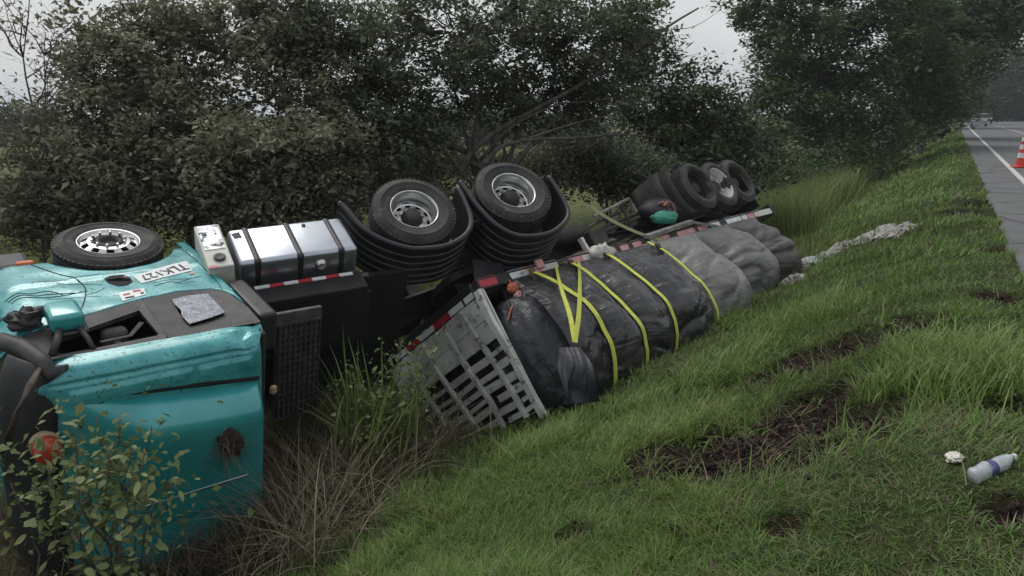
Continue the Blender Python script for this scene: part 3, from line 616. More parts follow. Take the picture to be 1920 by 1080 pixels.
# ---- box, tank, deck
def rtank(x0, x1, z0, z1, y0, y1, bev, seg=4): return bx(TK, x0, x1, y0, y1, z0, z1, bev, seg)
bb = T.part('battery_box', bx(TK, .05, .31, .0, .5, -.12, .64, .015, 2), 'cream_panel')
T.part('scuffed_cover', bx(TK, .075, .285, -.008, .004, -.10, .34), 'tank_scuffed', bb)
cp_ = TK.pt(.17, -.004, .50); Ac = np.stack([TK.B[:, 0], TK.B[:, 2], -TK.B[:, 1]], 1)
T.part('filler_cap', lathe(cp_, Ac, [(.06, -.01), (.06, .022), (.05, .03), (.03, .022), (.001, .022)], 24), 'grille_grey', bb, True)
T.part('reflector', bx(TK, .22, .30, -.006, .0, .62, .66), 'red_tape', bb)
tank = T.part('fuel_tank', bx(TK, -1.30, .0, .0, .55, .0, .64, .055, 5), 'tank_metal', smooth=False)
tank.data.polygons.foreach_set('use_smooth', [True]*len(tank.data.polygons)); 
for xk in (-.19, -.645, -1.105):
    T.part('tank_strap', bx(TK, xk-.05, xk+.05, -.012, .56, -.012, .652, .05, 4), 'black_plastic', tank)
At = np.stack([TK.B[:, 0], TK.B[:, 1], TK.B[:, 2]], 1)
T.part('filler_cap', lathe(TK.pt(-.87, .16, .64), At, [(.065, -.01), (.065, .012), (.05, .014), (.05, .045), (.04, .05), (.03, .03), (.001, .03)], 28), 'alloy', tank, True)
T.part('drain_plug', lathe(TK.pt(-.83, 0, .10), Ac, [(.022, -.01), (.022, .012), (.001, .012)], 12), 'ink', tank)
T.part('scuff_mark', (TK.pts([(-.03, -.002, .1), (-.12, -.002, .08), (-.13, -.002, .19), (-.05, -.002, .2)]), [(0, 1, 2, 3)]), 'ink', tank)
deck = T.part('side_deck', bx(TK, -1.30, .0, .26, .34, .72, 1.02, .01), 'dark_inside')
for k, xk in enumerate(np.linspace(-.12, -1.2, 8)[:-1]):
    T.part('reflective_strip', bx(TK, xk-.154, xk, .25, .262, .74, .79), 'white_tape' if k % 2 == 0 else 'red_tape', deck)
T.part('deck_bracket', bx(TK, -1.40, -1.28, .3, .36, .72, .80, .01), 'dark_steel', deck)
# ribbed tread plate behind the cab
gp = CB.hit([(517, 590), (604, 578), (600, 690), (517, 690)], 2, 2.35)
gx0, gx1 = sorted((gp[0][0], gp[1][0])); gy0, gy1 = gp[0][1], gp[0][1]+1.3
gr = T.part('tread_plate', bx(CB, gx0, gx1, gy0, gy1, 2.30, 2.35, .005), 'grille_grey')
for i in range(9):
    T.part('tread_rib', bx(CB, gx0+(gx1-gx0)*(i+.25)/9, gx0+(gx1-gx0)*(i+.7)/9, gy0+.12, gy1-.05, 2.348, 2.375, .004), 'dark_steel', gr)
for i in range(14):
    T.part('tread_bar', bx(CB, gx0+.01, gx1-.01, gy0+.12+i*.075, gy0+.145+i*.075, 2.348, 2.37), 'grille_grey', gr)
T.part('dark_filler', bx(TK, -1.35, .25, .36, 1.05, .96, 1.00, .01), 'dark_inside')  # added near-black plate, fills the dark void of the undercarriage
T.part('dark_backdrop', bx(TK, -2.0, -.2, .5, 2.5, .50, .58, .01), 'dark_inside')  # added near-black plate, a dark background behind the grass clump
# chassis rails, cross members, gearbox
c0, c1 = CB.pt(.5, -.05, 1.0), RR.pt(-2.3, .9, .12); d0, d1 = CB.pt(.5, .75, 1.0), RR.pt(-2.3, 1.7, .12)
T.part('chassis_rail', beam(c0, c1, .09, .28), 'dark_steel'); T.part('chassis_rail', beam(d0, d1, .09, .28), 'dark_steel')
for t_ in (.15, .3, .45, .6, .75, .9): T.part('cross_member', beam(c0+(c1-c0)*t_, d0+(d1-d0)*t_, .12, .12), 'dark_steel')
T.part('gearbox', tube([CB.pt(-.7, .35, .95), (c0+c1+d0+d1)/4], [.3, .2], 12), 'dark_steel')
T.part('battery_tray', bx(TK, -1.25, .2, .62, 1.2, .3, .95, .03), 'black_plastic')
0 and T.part('air_hose', join(*[tube(spline([CB.pt(-.8, -.2+.2*k, 2.2), TK.pt(-.5, .7+.1*k, 1.5+.1*k), TK.pt(-1.1, .9, 1.25-.1*k), TR.pt(.1, .9+.2*k, .3)], 20), .02, 6) for k in range(3)]), 'black_plastic', smooth=True)
# ---- drive wheels with mudguards
AW = waxes(RR); h2 = RR.hit([(963.5, 357)], 1, 0)[0]; W2 = (h2[0], 0., h2[2])
for (wx, wy, wz) in ((0, 0, 0), W2):
    cw = RR.pt(wx, wy, wz); wheel(T, cw, AW, 'drive', dual=True)
    T.part('axle', tube([cw-AW[:, 2]*.2, cw-AW[:, 2]*2.3], .09, 10), 'dark_steel')
    T.part('differential', lump(cw-AW[:, 2]*1.2, (.26, .26, .26), 0, .1, 2, 1), 'dark_steel', smooth=True)
    T.part('wheel', lathe(cw-AW[:, 2]*1.95, AW, tyre_prof(), 40), 'rubber', smooth=True)
def guard(ctr, path):
    p = spline(path, 44); nrm = []
    for i in range(len(p)):
        t = p[min(i+1, len(p)-1)]-p[max(i-1, 0)]; nrm.append(np.array([t[1], -t[0]])/np.linalg.norm(t))
    nrm = np.array(nrm)
    if ((p-np.array(ctr))*nrm).sum() < 0: nrm = -nrm
    ys = np.linspace(.02, .74, 61); V = []
    for i in range(len(p)):
        for y in ys:
            rib = .016*(1 if (y-.10) % .125 > .05 and y > .1 else 0); q = p[i]+nrm[i]*rib; V.append([q[0], y, q[1]])
    m_ = len(ys); F = [(i*m_+j, (i+1)*m_+j, (i+1)*m_+j+1, i*m_+j+1) for i in range(len(p)-1) for j in range(m_-1)]
    n0 = len(V); V2 = list(V)
    for i in range(len(p)):
        for y in ys: q = p[i]-nrm[i]*.02; V2.append([q[0], y, q[1]])
    F += [tuple(reversed([a+n0 for a in f])) for f in F]
    F += [(i*m_, n0+i*m_, n0+(i+1)*m_, (i+1)*m_) for i in range(len(p)-1)]+[(i*m_+m_-1, (i+1)*m_+m_-1, n0+(i+1)*m_+m_-1, n0+i*m_+m_-1) for i in range(len(p)-1)]
    F += [(j, j+1, n0+j+1, n0+j) for j in range(m_-1)]+[((len(p)-1)*m_+j, n0+(len(p)-1)*m_+j, n0+(len(p)-1)*m_+j+1, (len(p)-1)*m_+j+1) for j in range(m_-1)]
    g = T.part('mudguard', (RR.pts(V2), F), 'fender_plastic')
    lip = tube(RR.pts([[q[0], .0, q[1]] for q in p]), .034, 10); T.part('guard_lip', lip, 'fender_plastic', g, True)
    return g
guard((0, 0), [(.86, -.30), (.817, -.20), (.75, .06), (.66, .24), (.525, .395), (.34, .53), (.194, .59), (-.156, .63), (-.468, .53), (-.635, .33), (-.69, .0), (-.70, -.22)])
guard((W2[0], W2[2]), [(-.775, -.30), (-.79, -.16), (-.825, .18), (-.94, .52), (-1.157, .73), (-1.549, .785), (-1.874, .67), (-2.03, .486), (-2.065, .116), (-2.06, -.12)])
fl = T.part('mudflap', (lambda q: prism(RR, q, 1, .55, .57))([(-.70, .55), (-1.05, .72), (-1.0, 1.15), (-.5, 1.05)]), 'black_plastic')
p_ = RR.hit([(832, 545), (905, 497), (922, 527), (868, 548)], 2, .78)
T.part('guard_stay', bx(RR, -.9, -.68, .12, .18, .26, .30), 'dark_steel')
T.part('fifth_wheel', lathe(RR.pt(-.7, 1.2, .62), np.stack([RR.B[:, 0], RR.B[:, 1], RR.B[:, 2]], 1), [(.45, -.08), (.45, .02), (.1, .02), (.1, -.08)], 28), 'dark_steel')
T.part('suspension_bag', tube([RR.pt(-.35, .9, -.1), RR.pt(-.35, .9, .25)], .14, 12), 'black_plastic', smooth=True)
# roots and turf stuck in the roof deflector and along the roof
cr_ = CB.hit([(430, 830)], 2, 3.30)[0]
# ------------------------------------------------------------------ semi-trailer
base = TR.pt(-3.6, 1.2, .9); base[2] = zbase(base[0], base[1])
S = Thing('semi_trailer', 'stake bed semi-trailer rolled almost upside down with white slatted headboard', 'trailer', base)
LEN = 8.05
rail = S.part('side_rail', bx(TR, -LEN, .0, .0, .09, -.13, .02, .008), 'dark_steel')
S.part('side_rail', bx(TR, -LEN, .0, 2.31, 2.40, -.13, .02, .008), 'dark_steel')
front = S.part('front_beam', bx(TR, -.085, .045, .095, 2.305, -.13, .07, .01), 'black_plastic')
for k, (y0, y1, mt) in enumerate([(.12, .32, 'white_tape'), (.36, .68, 'white_tape'), (.68, 1.07, 'red_tape'), (1.07, 1.45, 'white_tape'), (1.45, 1.8, 'red_tape'), (1.8, 2.15, 'white_tape')]):
    S.part('reflective_tape', bx(TR, .046, .05, y0, y1-.006, -.02, .06), mt, front)
xx = -.02
for k in range(22):
    w = .30 if k < 3 else random.uniform(.2, .34); mt = ['red_tape', 'white_tape', 'pink_tape', 'cream_panel'][k % 4] if k < 4 else random.choice(['pink_tape', 'white_tape', 'cream_panel', 'pink_tape', 'white_tape'])
    if xx-w < -LEN: break
    S.part('reflective_tape', bx(TR, xx-w, xx, -.004, .0-.0005, -.10, -.01), mt, rail)
    S.part('reflective_tape', bx(TR, xx-w, xx, .004, .08, -.136, -.132), mt, rail); xx -= w+random.choice([.0, .04, .12, .25])
# bed planks
for k in range(12): S.part('bed_plank', bx(TR, -LEN+.02, -.09, .10+k*.1835, .10+k*.1835+.172, -.02, .02), 'timber')
for k in range(17): S.part('cross_member', bx(TR, -.30-k*.47, -.22-k*.47, .09, 2.31, -.15, -.022), 'dark_steel')
for y in (.72, 1.62):
    S.part('main_beam', join(bx(TR, -LEN, -.3, y-.01, y+.01, -.55, -.155), bx(TR, -LEN, -.3, y-.07, y+.07, -.575, -.552), bx(TR, -LEN, -.3, y-.07, y+.07, -.155, -.152)), 'dark_steel')
# headboard: posts, panels, slats
HB = 1.70
posts_ = []
for y, w, z0, z1 in ((.03, .09, .0, 1.70), (.40, .055, .08, 1.62), (.87, .055, .08, 1.62), (1.38, .055, .08, 1.62), (1.88, .055, .08, 1.6), (2.34, .09, 0, 1.6)):
    lean = -.22*(0 if w > .08 else 1)
    V, F = bx(WF, .0, .06, -w/2, w/2, z0, z1, .006); V = [(p[0], p[1]+y+lean*(p[2]-.6)*(.6 if y < 2 else 0), p[2]) for p in V]
    posts_.append((V, F))

def bend(VF):
    '''the headboard is buckled'''
    V, F = VF; return TR.pts([(p[0]+.07*mnoise.noise(Vector((p[1]*1.3, p[2]*1.3, 3.)))-.03*p[2], p[1]+.025*mnoise.noise(Vector((p[1]*2, p[2]*2, 8.))), p[2]+.02*mnoise.noise(Vector((p[1]*2, p[2]*2, 5.)))) for p in V]), F
ys = [.075, .40, .87, 1.38, 1.88, 2.30]
def lean(y, z): return y-.132*(z-.6)*(1 if .2 < y < 2 else 0)
def slat(i, z0, z1, tilt=0., mat='white_paint', name='slat', x=0.018, broken=0.):
    a, b_ = ys[i], ys[i+1]; m1 = lean(a, z0) if i else a; m2 = lean(b_, z0); n1 = lean(a, z1) if i else a; n2 = lean(b_, z1)
    m2 -= broken*(m2-m1); n2 -= broken*(n2-n1)
    q = [(m1, z0), (m2, z0+tilt), (n2, z1+tilt), (n1, z1)]; return S.part(name, bend(prism(WF, q, 0, x-.012, x+.012)), mat)
for V, F in posts_:
    # cut the post into lengths so that it can bend
    zs = sorted({round(p[2], 4) for p in V}); z0, z1 = zs[0], zs[-1]; lo_ = np.mean([p for p in V if p[2] < z0+.02], 0); hi_ = np.mean([p for p in V if p[2] > z1-.02], 0)
    wy = max(p[1] for p in V if p[2] < z0+.02)-min(p[1] for p in V if p[2] < z0+.02); ring_ = [lo_+(hi_-lo_)*t for t in np.linspace(0, 1, 9)]; VV = []
    for c in ring_: VV += [(.0, c[1]-wy/2, c[2]), (.06, c[1]-wy/2, c[2]), (.06, c[1]+wy/2, c[2]), (.0, c[1]+wy/2, c[2])]
    FF = [(k*4+m, k*4+(m+1) % 4, k*4+4+(m+1) % 4, k*4+4+m) for k in range(8) for m in range(4)]+[(3, 2, 1, 0), (32, 33, 34, 35)]
    S.part('post', bend((VV, FF)), 'white_paint')
for i in range(5):
    slat(i, .075, .365, name='panel'); slat(i, .372, .615, name='panel')
    z = .72+.01*i
    while z < 1.62:
        h = random.choice([.055, .07, .09, .10]); gp_ = random.choice([.05, .065, .08, .095])
        if i < 4 or random.random() < .8: slat(i, z, min(z+h, 1.6), random.uniform(-.02, .02), x=.018+random.uniform(-.004, .004), broken=random.choice([0, 0, 0, .0, .35]) if z > 1.1 else 0)
        z += h+gp_
S.part('corner_board', bx(TR, -.02, .0, -.035, .09, .02, 1.72, .004), 'white_paint')
S.part('dark_backing', bx(TR, -.12, -.105, .1, 2.3, .1, 1.6), 'dark_inside')  # solid near-black sheet behind the slats, seen through their gaps
# stakes of the near side
for k in range(6): S.part('stake', bx(TR, -.5-k*1.35, -.44-k*1.35, .10, .15, .02, 1.5, .005), 'dark_steel')
# tridem axles: tyres matched to where they stick up
AT = np.stack([TR.B[:, 0], TR.B[:, 2], -TR.B[:, 1]], 1)
cs = [TR.hit([q], 1, -.03)[0] for q in ((1312, 346), (1352, 343), (1386.5, 337))]
zc_ = np.mean([c[2] for c in cs]); print('trailer wheel local', np.round(cs, 2))
for i, c in enumerate(cs):
    cw = TR.pt(c[0], -.03, c[2]); wheel(S, cw, AT, 'trailer', R=.475, W=.27, dual=True, tmat='rubber_old', rmat=['dark_steel', 'cream_panel', 'dark_steel'][i], dish=.17)
    S.part('axle', tube([cw-AT[:, 2]*.3, cw-AT[:, 2]*2.2], .065, 10), 'dark_steel')
    S.part('wheel', lathe(cw-AT[:, 2]*1.95, AT, tyre_prof(.475, .27, .263), 36), 'rubber_old', smooth=True)
    S.part('spring_hanger', bx(TR, c[0]-.05, c[0]+.05, .6, .85, c[2]-.05, -.5), 'dark_steel')
# big worn mudguards standing up in front of the tyres
ca = TR.hit([(1262, 352)], 1, .0)[0]
for k, (dx, r0) in enumerate(((.52, .50), (.95, .40))):
    V, F = [], []
    for i in range(18):
        t = math.radians(-60+150*i/17)
        for y in np.linspace(-.02, .60, 7): V.append([cs[0][0]+dx+r0*math.cos(t)*.55, y, cs[0][2]-.02+r0*math.sin(t)])
    F = [(i*7+j, (i+1)*7+j, (i+1)*7+j+1, i*7+j+1) for i in range(17) for j in range(6)]
    S.part('mudguard', thick(TR, V, F, .02, 0), 'rubber_old', smooth=True)
S.part('mudflap', bx(TR, -LEN+.35, -LEN+.38, -.02, .62, cs[2][2]-.10, -.2, .01), 'black_plastic')
S.part('tail_bar', bx(TR, -LEN-.08, -LEN, -.02, 2.42, -.20, .03, .01), 'dark_steel')
S.part('tail_bumper', bx(TR, -LEN-.12, -LEN-.02, .0, 2.4, -.62, -.50, .01), 'black_plastic')
S.part('reflective_tape', bx(TR, -LEN+.02, -LEN+.6, -.012, -.006, -.11, .0), 'cream_panel')
# landing leg, tubes, boxes under the bed
lg = TR.hit([(1088, 447), (1114, 492)], 1, .25)
S.part('landing_leg', beam(TR.pt(*lg[0]), TR.pt(*lg[1]), .07, .07), 'white_paint')
tp = TR.hit([(1113, 406), (1178, 373), (1193, 398)], 1, .35)
S.part('tube_frame', tube([TR.pt(*tp[0]), TR.pt(*tp[1]), TR.pt(*tp[2])], .03, 6), 'old_wood_grey')
tp = TR.hit([(1165, 385), (1186, 430)], 1, .5); S.part('tube_frame', tube([TR.pt(*tp[0]), TR.pt(*tp[1])], .03, 6), 'dark_steel')
bp = TR.hit([(1212, 444), (1296, 416)], 1, -.05); bq = TR.hit([(1296, 416), (1345, 424)], 1, -.05)
S.part('loose_bar', beam(TR.pt(*bp[0]), TR.pt(*bp[1]), .10, .06), 'old_wood_grey'); S.part('loose_bar', beam(TR.pt(*bq[0]), TR.pt(*bq[1]), .06, .04), 'old_wood_grey')
for k in range(26):
    u = random.uniform(1060, 1260); v = 505-.26*(u-1000)*.93-random.uniform(5, 75)*(1-abs(u-1150)/220); L1 = random.uniform(40, 90)
    q = TR.hit([(u, v), (u+L1, v-L1*random.uniform(.2, .7))], 1, random.uniform(.2, 1.0))
    S.part('frame_member', beam(TR.pt(*q[0]), TR.pt(*q[1]), random.uniform(.03, .10), random.uniform(.02, .05)), random.choice(['dark_steel', 'dark_steel', 'rusty', 'dark_steel', 'black_plastic']))
S.part('air_tank', tube([TR.pt(-2.2, .5, -.62), TR.pt(-3.0, .5, -.62)], .14, 14), 'dark_steel', smooth=True)
S.part('tool_box', bx(TR, -3.2, -2.8, .25, .6, -.55, -.2, .02), 'dark_steel')
# bundles tied under the bed, just ahead of the axles
def at(u, v, frame, axis, val): return frame.pt(*frame.hit([(u, v)], axis, val)[0])
bpt = at(1233, 394, TR, 1, .2)
bag = Thing('kit_bag', 'black kit bag with orange stripes lying ahead of the trailer tyres', 'bag', bpt-np.array([0, 0, .25]))
bag.part('bag_body', lump(bpt, (.36, .28, .20), .6, .10, 1.5, 3), 'fender_plastic', smooth=True)
for k in (0, 1):
    q = [bpt+np.array([.02+.10*k+.13*t, -.24+.10*t*k, .17-.16*t*t]) for t in np.linspace(-.6, 1.2, 8)]; bag.part('stripe', tube(q, .022, 6, flat=(1, .4)), 'rope_orange')
tb = at(1246, 408, TR, 1, .05)
solo('tarp_bundle', lump(tb, (.27, .14, .11), .5, .2, 2.2, 8), 'teal_bundle', 'green cloth bundle tucked under the striped black kit bag', 'bundle', tb-np.array([0, 0, .11]), smooth=True)
# ------------------------------------------------------------------ load: bulging covers
XB = [.0, -1.02, -1.72, -2.52, -3.62, -4.85, -6.1, -7.25]
KX = [-.0, -.5, -1.02, -1.4, -1.72, -2.1, -2.52, -3.1, -3.62, -4.2, -4.85, -5.5, -6.1, -6.7, -7.25]
SC = [.86, .98, .95, 1.05, 1.0, 1.06, 1.0, 1.06, 1.0, 1.20, 1.0, 1.22, .85, 1.0, .45]       # outward swell
HS = [.90, .98, .96, 1.0, .97, 1.0, .97, .98, .94, .98, .86, .90, .74, .80, .55]           # height
CS = spline([(.20, -.03), (-.03, -.01), (-.15, .10), (-.40, .50), (-.60, 1.02), (-.58, 1.38), (-.40, 1.72), (.0, 1.98), (.7, 2.10), (1.5, 2.05), (2.35, 1.8), (2.3, .4)], 90)
CL = np.concatenate([[0], np.cumsum(np.linalg.norm(np.diff(CS, axis=0), axis=1))]); CL /= CL[-1]
KS = spline(np.stack([np.array(KX), np.array(SC), np.array(HS)], 1), 400)
def load_pt(X, t, seed=0., wr=1., crease=None):
    i = np.interp(t, CL, np.arange(len(CS))); y = np.interp(i, np.arange(len(CS)), CS[:, 0]); z = np.interp(i, np.arange(len(CS)), CS[:, 1])
    k = np.interp(-X, -KS[:, 0], KS[:, 1]); h = np.interp(-X, -KS[:, 0], KS[:, 2])
    g = float(sstep(.03, .16, t))
    # rounded bale between two creases, gathered at the creases
    for a, b_ in zip(XB[:-1], XB[1:]):
        if b_ <= X <= a:
            m_ = min(1, max(0, (X-b_-.05)/(a-b_-.10))); sw = math.sqrt(max(0, 1-(2*m_-1)**2)); ed = min(X-b_, a-X)
    swell = g*((.15+.10*float(sstep(-3.5, -4.6, X)))*(sw-1)*(1.25 if X < -1 else .4)+.04-.05*math.exp(-(ed/.05)**2))
    fold = mnoise.ridged_multi_fractal(Vector((X*1.1+seed, t*34+seed, seed)), 1., 2.1, 3, 1., 2.)*.020*g*wr*(1.5-sw)
    fold += .06*g*wr*mnoise.noise(Vector((X*2.1+seed, t*8, 2.)))+.022*g*wr*mnoise.noise(Vector((X*5+t*8, t*22-X*3, 7.)))
    w1 = mnoise.noise(Vector((X*.9+seed, t*6, 4.)))*1.2
    for fx, ft, am in ((1.0, 11., .036), (2.6, 6., .020), (4.5, 17., .008)):
        q = mnoise.noise(Vector((X*fx+w1+seed*3, t*ft+w1*1.5, fx))); fold -= am*g*wr*max(0, 1-abs(q)*3.2)**2.2
    d = swell+fold; nv = np.array([y-.8, z-.9]); nv /= np.linalg.norm(nv)+1e-6
    y2, z2 = y*k if y < 0 else y, z*h; return [X, y2+nv[0]*d, z2+nv[1]*d]
def cover(name, x0, x1, mat, label, t0=.0, seed=0., wr=1., nx=90, nt=190, step=0.):
    def fn(i, j):
        X = x0+(x1-x0)*i; t = t0+(1-t0)*j; q = load_pt(X, t, seed, wr); q[1] -= step; return q
    V, F = grid(fn, nx, nt)
    for e in (0, 1):                                           # close the ends
        ring_ = [(0 if e == 0 else (nx-1)*nt)+j for j in range(nt)]; c = np.mean([V[r] for r in ring_], 0); c[0] += (-.25 if e == 0 else -.16); k = len(V); V.append(list(c))
        F += [(ring_[j], ring_[j+1], k) for j in range(nt-1)]
    p = TR.pt((x0+x1)/2, .8, 1.9); o = solo(name, (TR.pts(V), F), mat, label, 'tarpaulin', p, smooth=True)
    uvs = [(x0+(x1-x0)*i/(nx-1), (t0+(1-t0)*j/(nt-1))*7) for i in range(nx) for j in range(nt)]+[(x0, 3.), (x1, 3.)]
    ul = o.data.uv_layers.new(name='run'); li = np.empty(len(o.data.loops), np.int32); o.data.loops.foreach_get('vertex_index', li); ul.data.foreach_set('uv', np.array(uvs, np.float32)[li].ravel()); return o
cover('tarpaulin', -.50, -3.62, 'sheet_black', 'shiny black tarpaulin bulging between yellow straps on the trailer', seed=1.3, nx=230, nt=200)
cover('tarpaulin', -3.60, -4.86, 'sheet_grey', 'pale grey tarpaulin bulge right behind the last yellow strap', seed=4.1, nx=70, wr=1.2, step=.012)
cover('tarpaulin', -4.82, -6.12, 'sheet_grey_dark', 'grey tarpaulin bulge between the pale one and the dusty brown one', seed=7.7, nx=70, wr=1.3)
cover('tarpaulin', -6.08, -7.24, 'sheet_dust', 'dusty brown tarpaulin bulge at the tail end of the load', seed=9.2, nx=60, wr=1.5)
# front bale, wrapped in darker sheet, with a loose flap
fb = TR.pt(-.36, -.16, 1.02)
BL = Thing('wrapped_bale', 'dark navy wrapped bale bulging out behind the white headboard', 'bale', TR.pt(-.36, .3, 1.8))
def bl(i, j):
    th = 2*math.pi*i; ph = math.pi*j; d = Vector((math.sin(ph)*math.cos(th), math.sin(ph)*math.sin(th), math.cos(ph)))
    sg = lambda a, p: math.copysign(abs(a)**p, a)
    k = 1+.06*mnoise.noise(d*2.4)+.035*mnoise.ridged_multi_fractal(Vector((d.x*2, d.y*4, d.z*1.5)), 1, 2, 3, 1, 2)
    return [-.40+.36*sg(d.x, .8)*k, .15+.52*sg(d.y, .8)*k, 1.0+.78*sg(d.z, .8)*k]
V, F = grid(bl, 64, 48); bo_ = BL.part('bale_body', (TR.pts(V), F), 'sheet_navy', smooth=True)
ul = bo_.data.uv_layers.new(name='run'); li = np.empty(len(bo_.data.loops), np.int32); bo_.data.loops.foreach_get('vertex_index', li); ul.data.foreach_set('uv', np.array([(i/63*3, j/47*2.5) for i in range(64) for j in range(48)], np.float32)[li].ravel())
lf = np.array([CAM+ray(u, v)*d for u, v, d in ((1050, 652, 8.0), (1085, 650, 8.05), (1108, 700, 8.0), (1118, 752, 7.95), (1060, 758, 7.75), (1028, 700, 7.85))])
def flap(i, j):
    q = (lf[0]*(1-i)+lf[1]*i)*(1-j)+(lf[4]*(1-i)+lf[3]*i)*j+np.array([.10*(i-.5), -.25*math.sin(j*3.1)*(.3+.7*i), 0])*.7; nn = mnoise.noise(Vector((i*2.5, j*2, 2)))*.10+.05*abs(mnoise.noise(Vector((i*6+j*2, j*1.5, 6))))
    return list(q+np.array([.6*nn, -nn, .3*nn]))
V, F = grid(flap, 24, 24); BL.part('loose_flap', (V, F), 'tarp_navy', smooth=True)
rp = [at(u, v, TR, 1, q) for u, v, q in ((955, 525, -.02), (962, 540, -.06), (972, 556, -.12), (960, 575, -.14), (952, 600, -.1))]
rope = Thing('knotted_rope', 'orange rope knotted round the rail above the navy bale', 'rope', rp[0])
rope.part('rope', tube(spline(rp, 24), .012, 6), 'rope_orange'); rope.part('rope', tube(spline([rp[2], rp[2]+np.array([.12, -.05, -.04]), rp[2]+np.array([.2, -.05, -.16])], 12), .008, 6), 'rope_orange')
rope.part('knot', lump(rp[1], (.07, .05, .06), 0, .5, 3, 4), 'rope_orange', smooth=True); rope.part('knot', lump(rp[2]-np.array([0, 0, .02]), (.05, .05, .08), 0, .5, 3, 5), 'pink_tape', smooth=True)
# straps over the load
def strap(Xs, ts, mat, label, w=.05, lift=.012, pre=None):
    Xi = np.interp(np.linspace(0, 1, 60), np.linspace(0, 1, len(Xs)), Xs); ti = np.interp(np.linspace(0, 1, 60), np.linspace(0, 1, len(ts)), ts); P_ = []; N_ = []
    for X, t in zip(Xi, ti):
        q = np.array(load_pt(X, t, 1.3, 1.)); c = np.array([X, .9, .9]); nn = q-c; nn[0] = 0; nn /= np.linalg.norm(nn); P_.append(q+nn*(lift+.035)); N_.append(nn)
    # smooth the run so that it bridges the folds
    P_ = np.array(P_)
    P0 = P_.copy()
    for _ in range(14): P_[1:-1] = (P_[:-2]+2*P_[1:-1]+P_[2:])/4
    for i in range(len(P_)): P_[i] += N_[i]*max(0, (P0[i]-P_[i])@N_[i])
    for _ in range(3): P_[1:-1] = (P_[:-2]+2*P_[1:-1]+P_[2:])/4
    W_ = TR.pts(P_); NW = np.array(N_)@TR.B.T
    if pre is not None:
        pre = np.array(pre); W_ = np.vstack([pre, W_]); NW = np.vstack([np.repeat(NW[:1], len(pre), 0), NW])
    o = solo('cargo_strap', ribbon(W_, NW, w), mat, label, 'strap', W_[0], 'cargo straps over the load')
    k = 5; fr_ = Fr(W_[k]-W_[0], TR.B); V, F = bx(fr_, -.05, .05, -.05, -.01, -.02, .16, .01); me_ = newmesh('ratchet', V, F, 'rusty'); fixnorm(me_); obj('ratchet', me_, o); return o
t_end = .42
strap([-.78, -.90, -.95, -.96], [.02, .14, .28, t_end], 'webbing', 'yellow cargo strap crossing over two hanging ones near the bale', .075, .035, [TR.pt(-.75, .03, -.10)])
strap([-1.58, -1.60, -1.61, -1.61], [.02, .14, .28, t_end], 'webbing', 'second yellow cargo strap from the headboard on the black tarpaulin', .068, .02, [TR.pt(-1.62, .02, -.09)])
strap([-2.36, -2.39, -2.40, -2.40], [.02, .14, .28, t_end], 'webbing', 'third yellow cargo strap from the headboard on the black tarpaulin', .068, .02, [TR.pt(-2.25, .05, -.16)])
strap([-3.44, -3.47, -3.48, -3.48], [.05, .14, .28, t_end], 'webbing', 'yellow cargo strap at the seam of black and pale grey tarpaulins', .06, .03)
sp1 = [at(u, v, TR, 1, q) for u, v, q in ((1042, 498, -.10), (1052, 540, -.55), (1068, 590, -.80), (1078, 642, -.90))]
sp2 = [at(u, v, TR, 1, q) for u, v, q in ((1086, 492, -.10), (1087, 540, -.58), (1085, 590, -.82), (1078, 640, -.90))]
for sp_, lb in ((sp1, 'slack faded yellow strap hanging slantwise beside a straight one'), (sp2, 'slack faded yellow strap hanging straight down beside a slanting one')):
    p = spline(sp_, 20); solo('cargo_strap', ribbon(p, [np.array([.35, -.9, .25])]*len(p), .065), 'webbing', lb, 'strap', p[0], 'cargo straps over the load')
p = spline([at(1108, 388, TR, 1, .1), at(1150, 415, TR, 1, .05), at(1200, 438, TR, 1, 0), at(1245, 452, TR, 1, -.05)], 20)
solo('cargo_strap', ribbon(p, [np.array([.3, -.85, .4])]*len(p), .05), 'webbing_old', 'faded strap stretched across the upturned trailer underframe', 'strap', p[0], 'cargo straps over the load')
# rags and litter along the rail
rg = at(1128, 478, TR, 1, -.06); solo('torn_sack', lump(rg, (.20, .12, .15), .4, .45, 2.5, 11), 'cream_panel', 'cream torn sack snagged on the rail by the third strap', 'sack', rg-np.array([0, 0, .12]), smooth=True)
rg = at(1222, 470, TR, 1, -.06); solo('torn_sack', lump(rg, (.16, .10, .12), .4, .45, 2.5, 12), 'old_wood_grey', 'grey rag snagged on the rail beside blue plastic', 'rag', rg-np.array([0, 0, .1]), smooth=True)
rg = at(1207, 492, TR, 1, -.10); solo('plastic_sheet', lump(rg, (.17, .06, .07), .5, .6, 3, 13), 'blue_sheet', 'crumpled blue plastic sheet caught at the edge of the tarpaulin', 'plastic sheet', rg-np.array([0, 0, .06]), smooth=True)
rg = at(1015, 500, TR, 1, -.03); solo('lamp_lens', bx(Fr(rg, TR.B), -.07, .07, -.02, .03, -.11, .02, .02, 2), 'pink_tape', 'small faded red marker lamp on the trailer rail between straps', 'lamp', rg-np.array([0, 0, .05]))
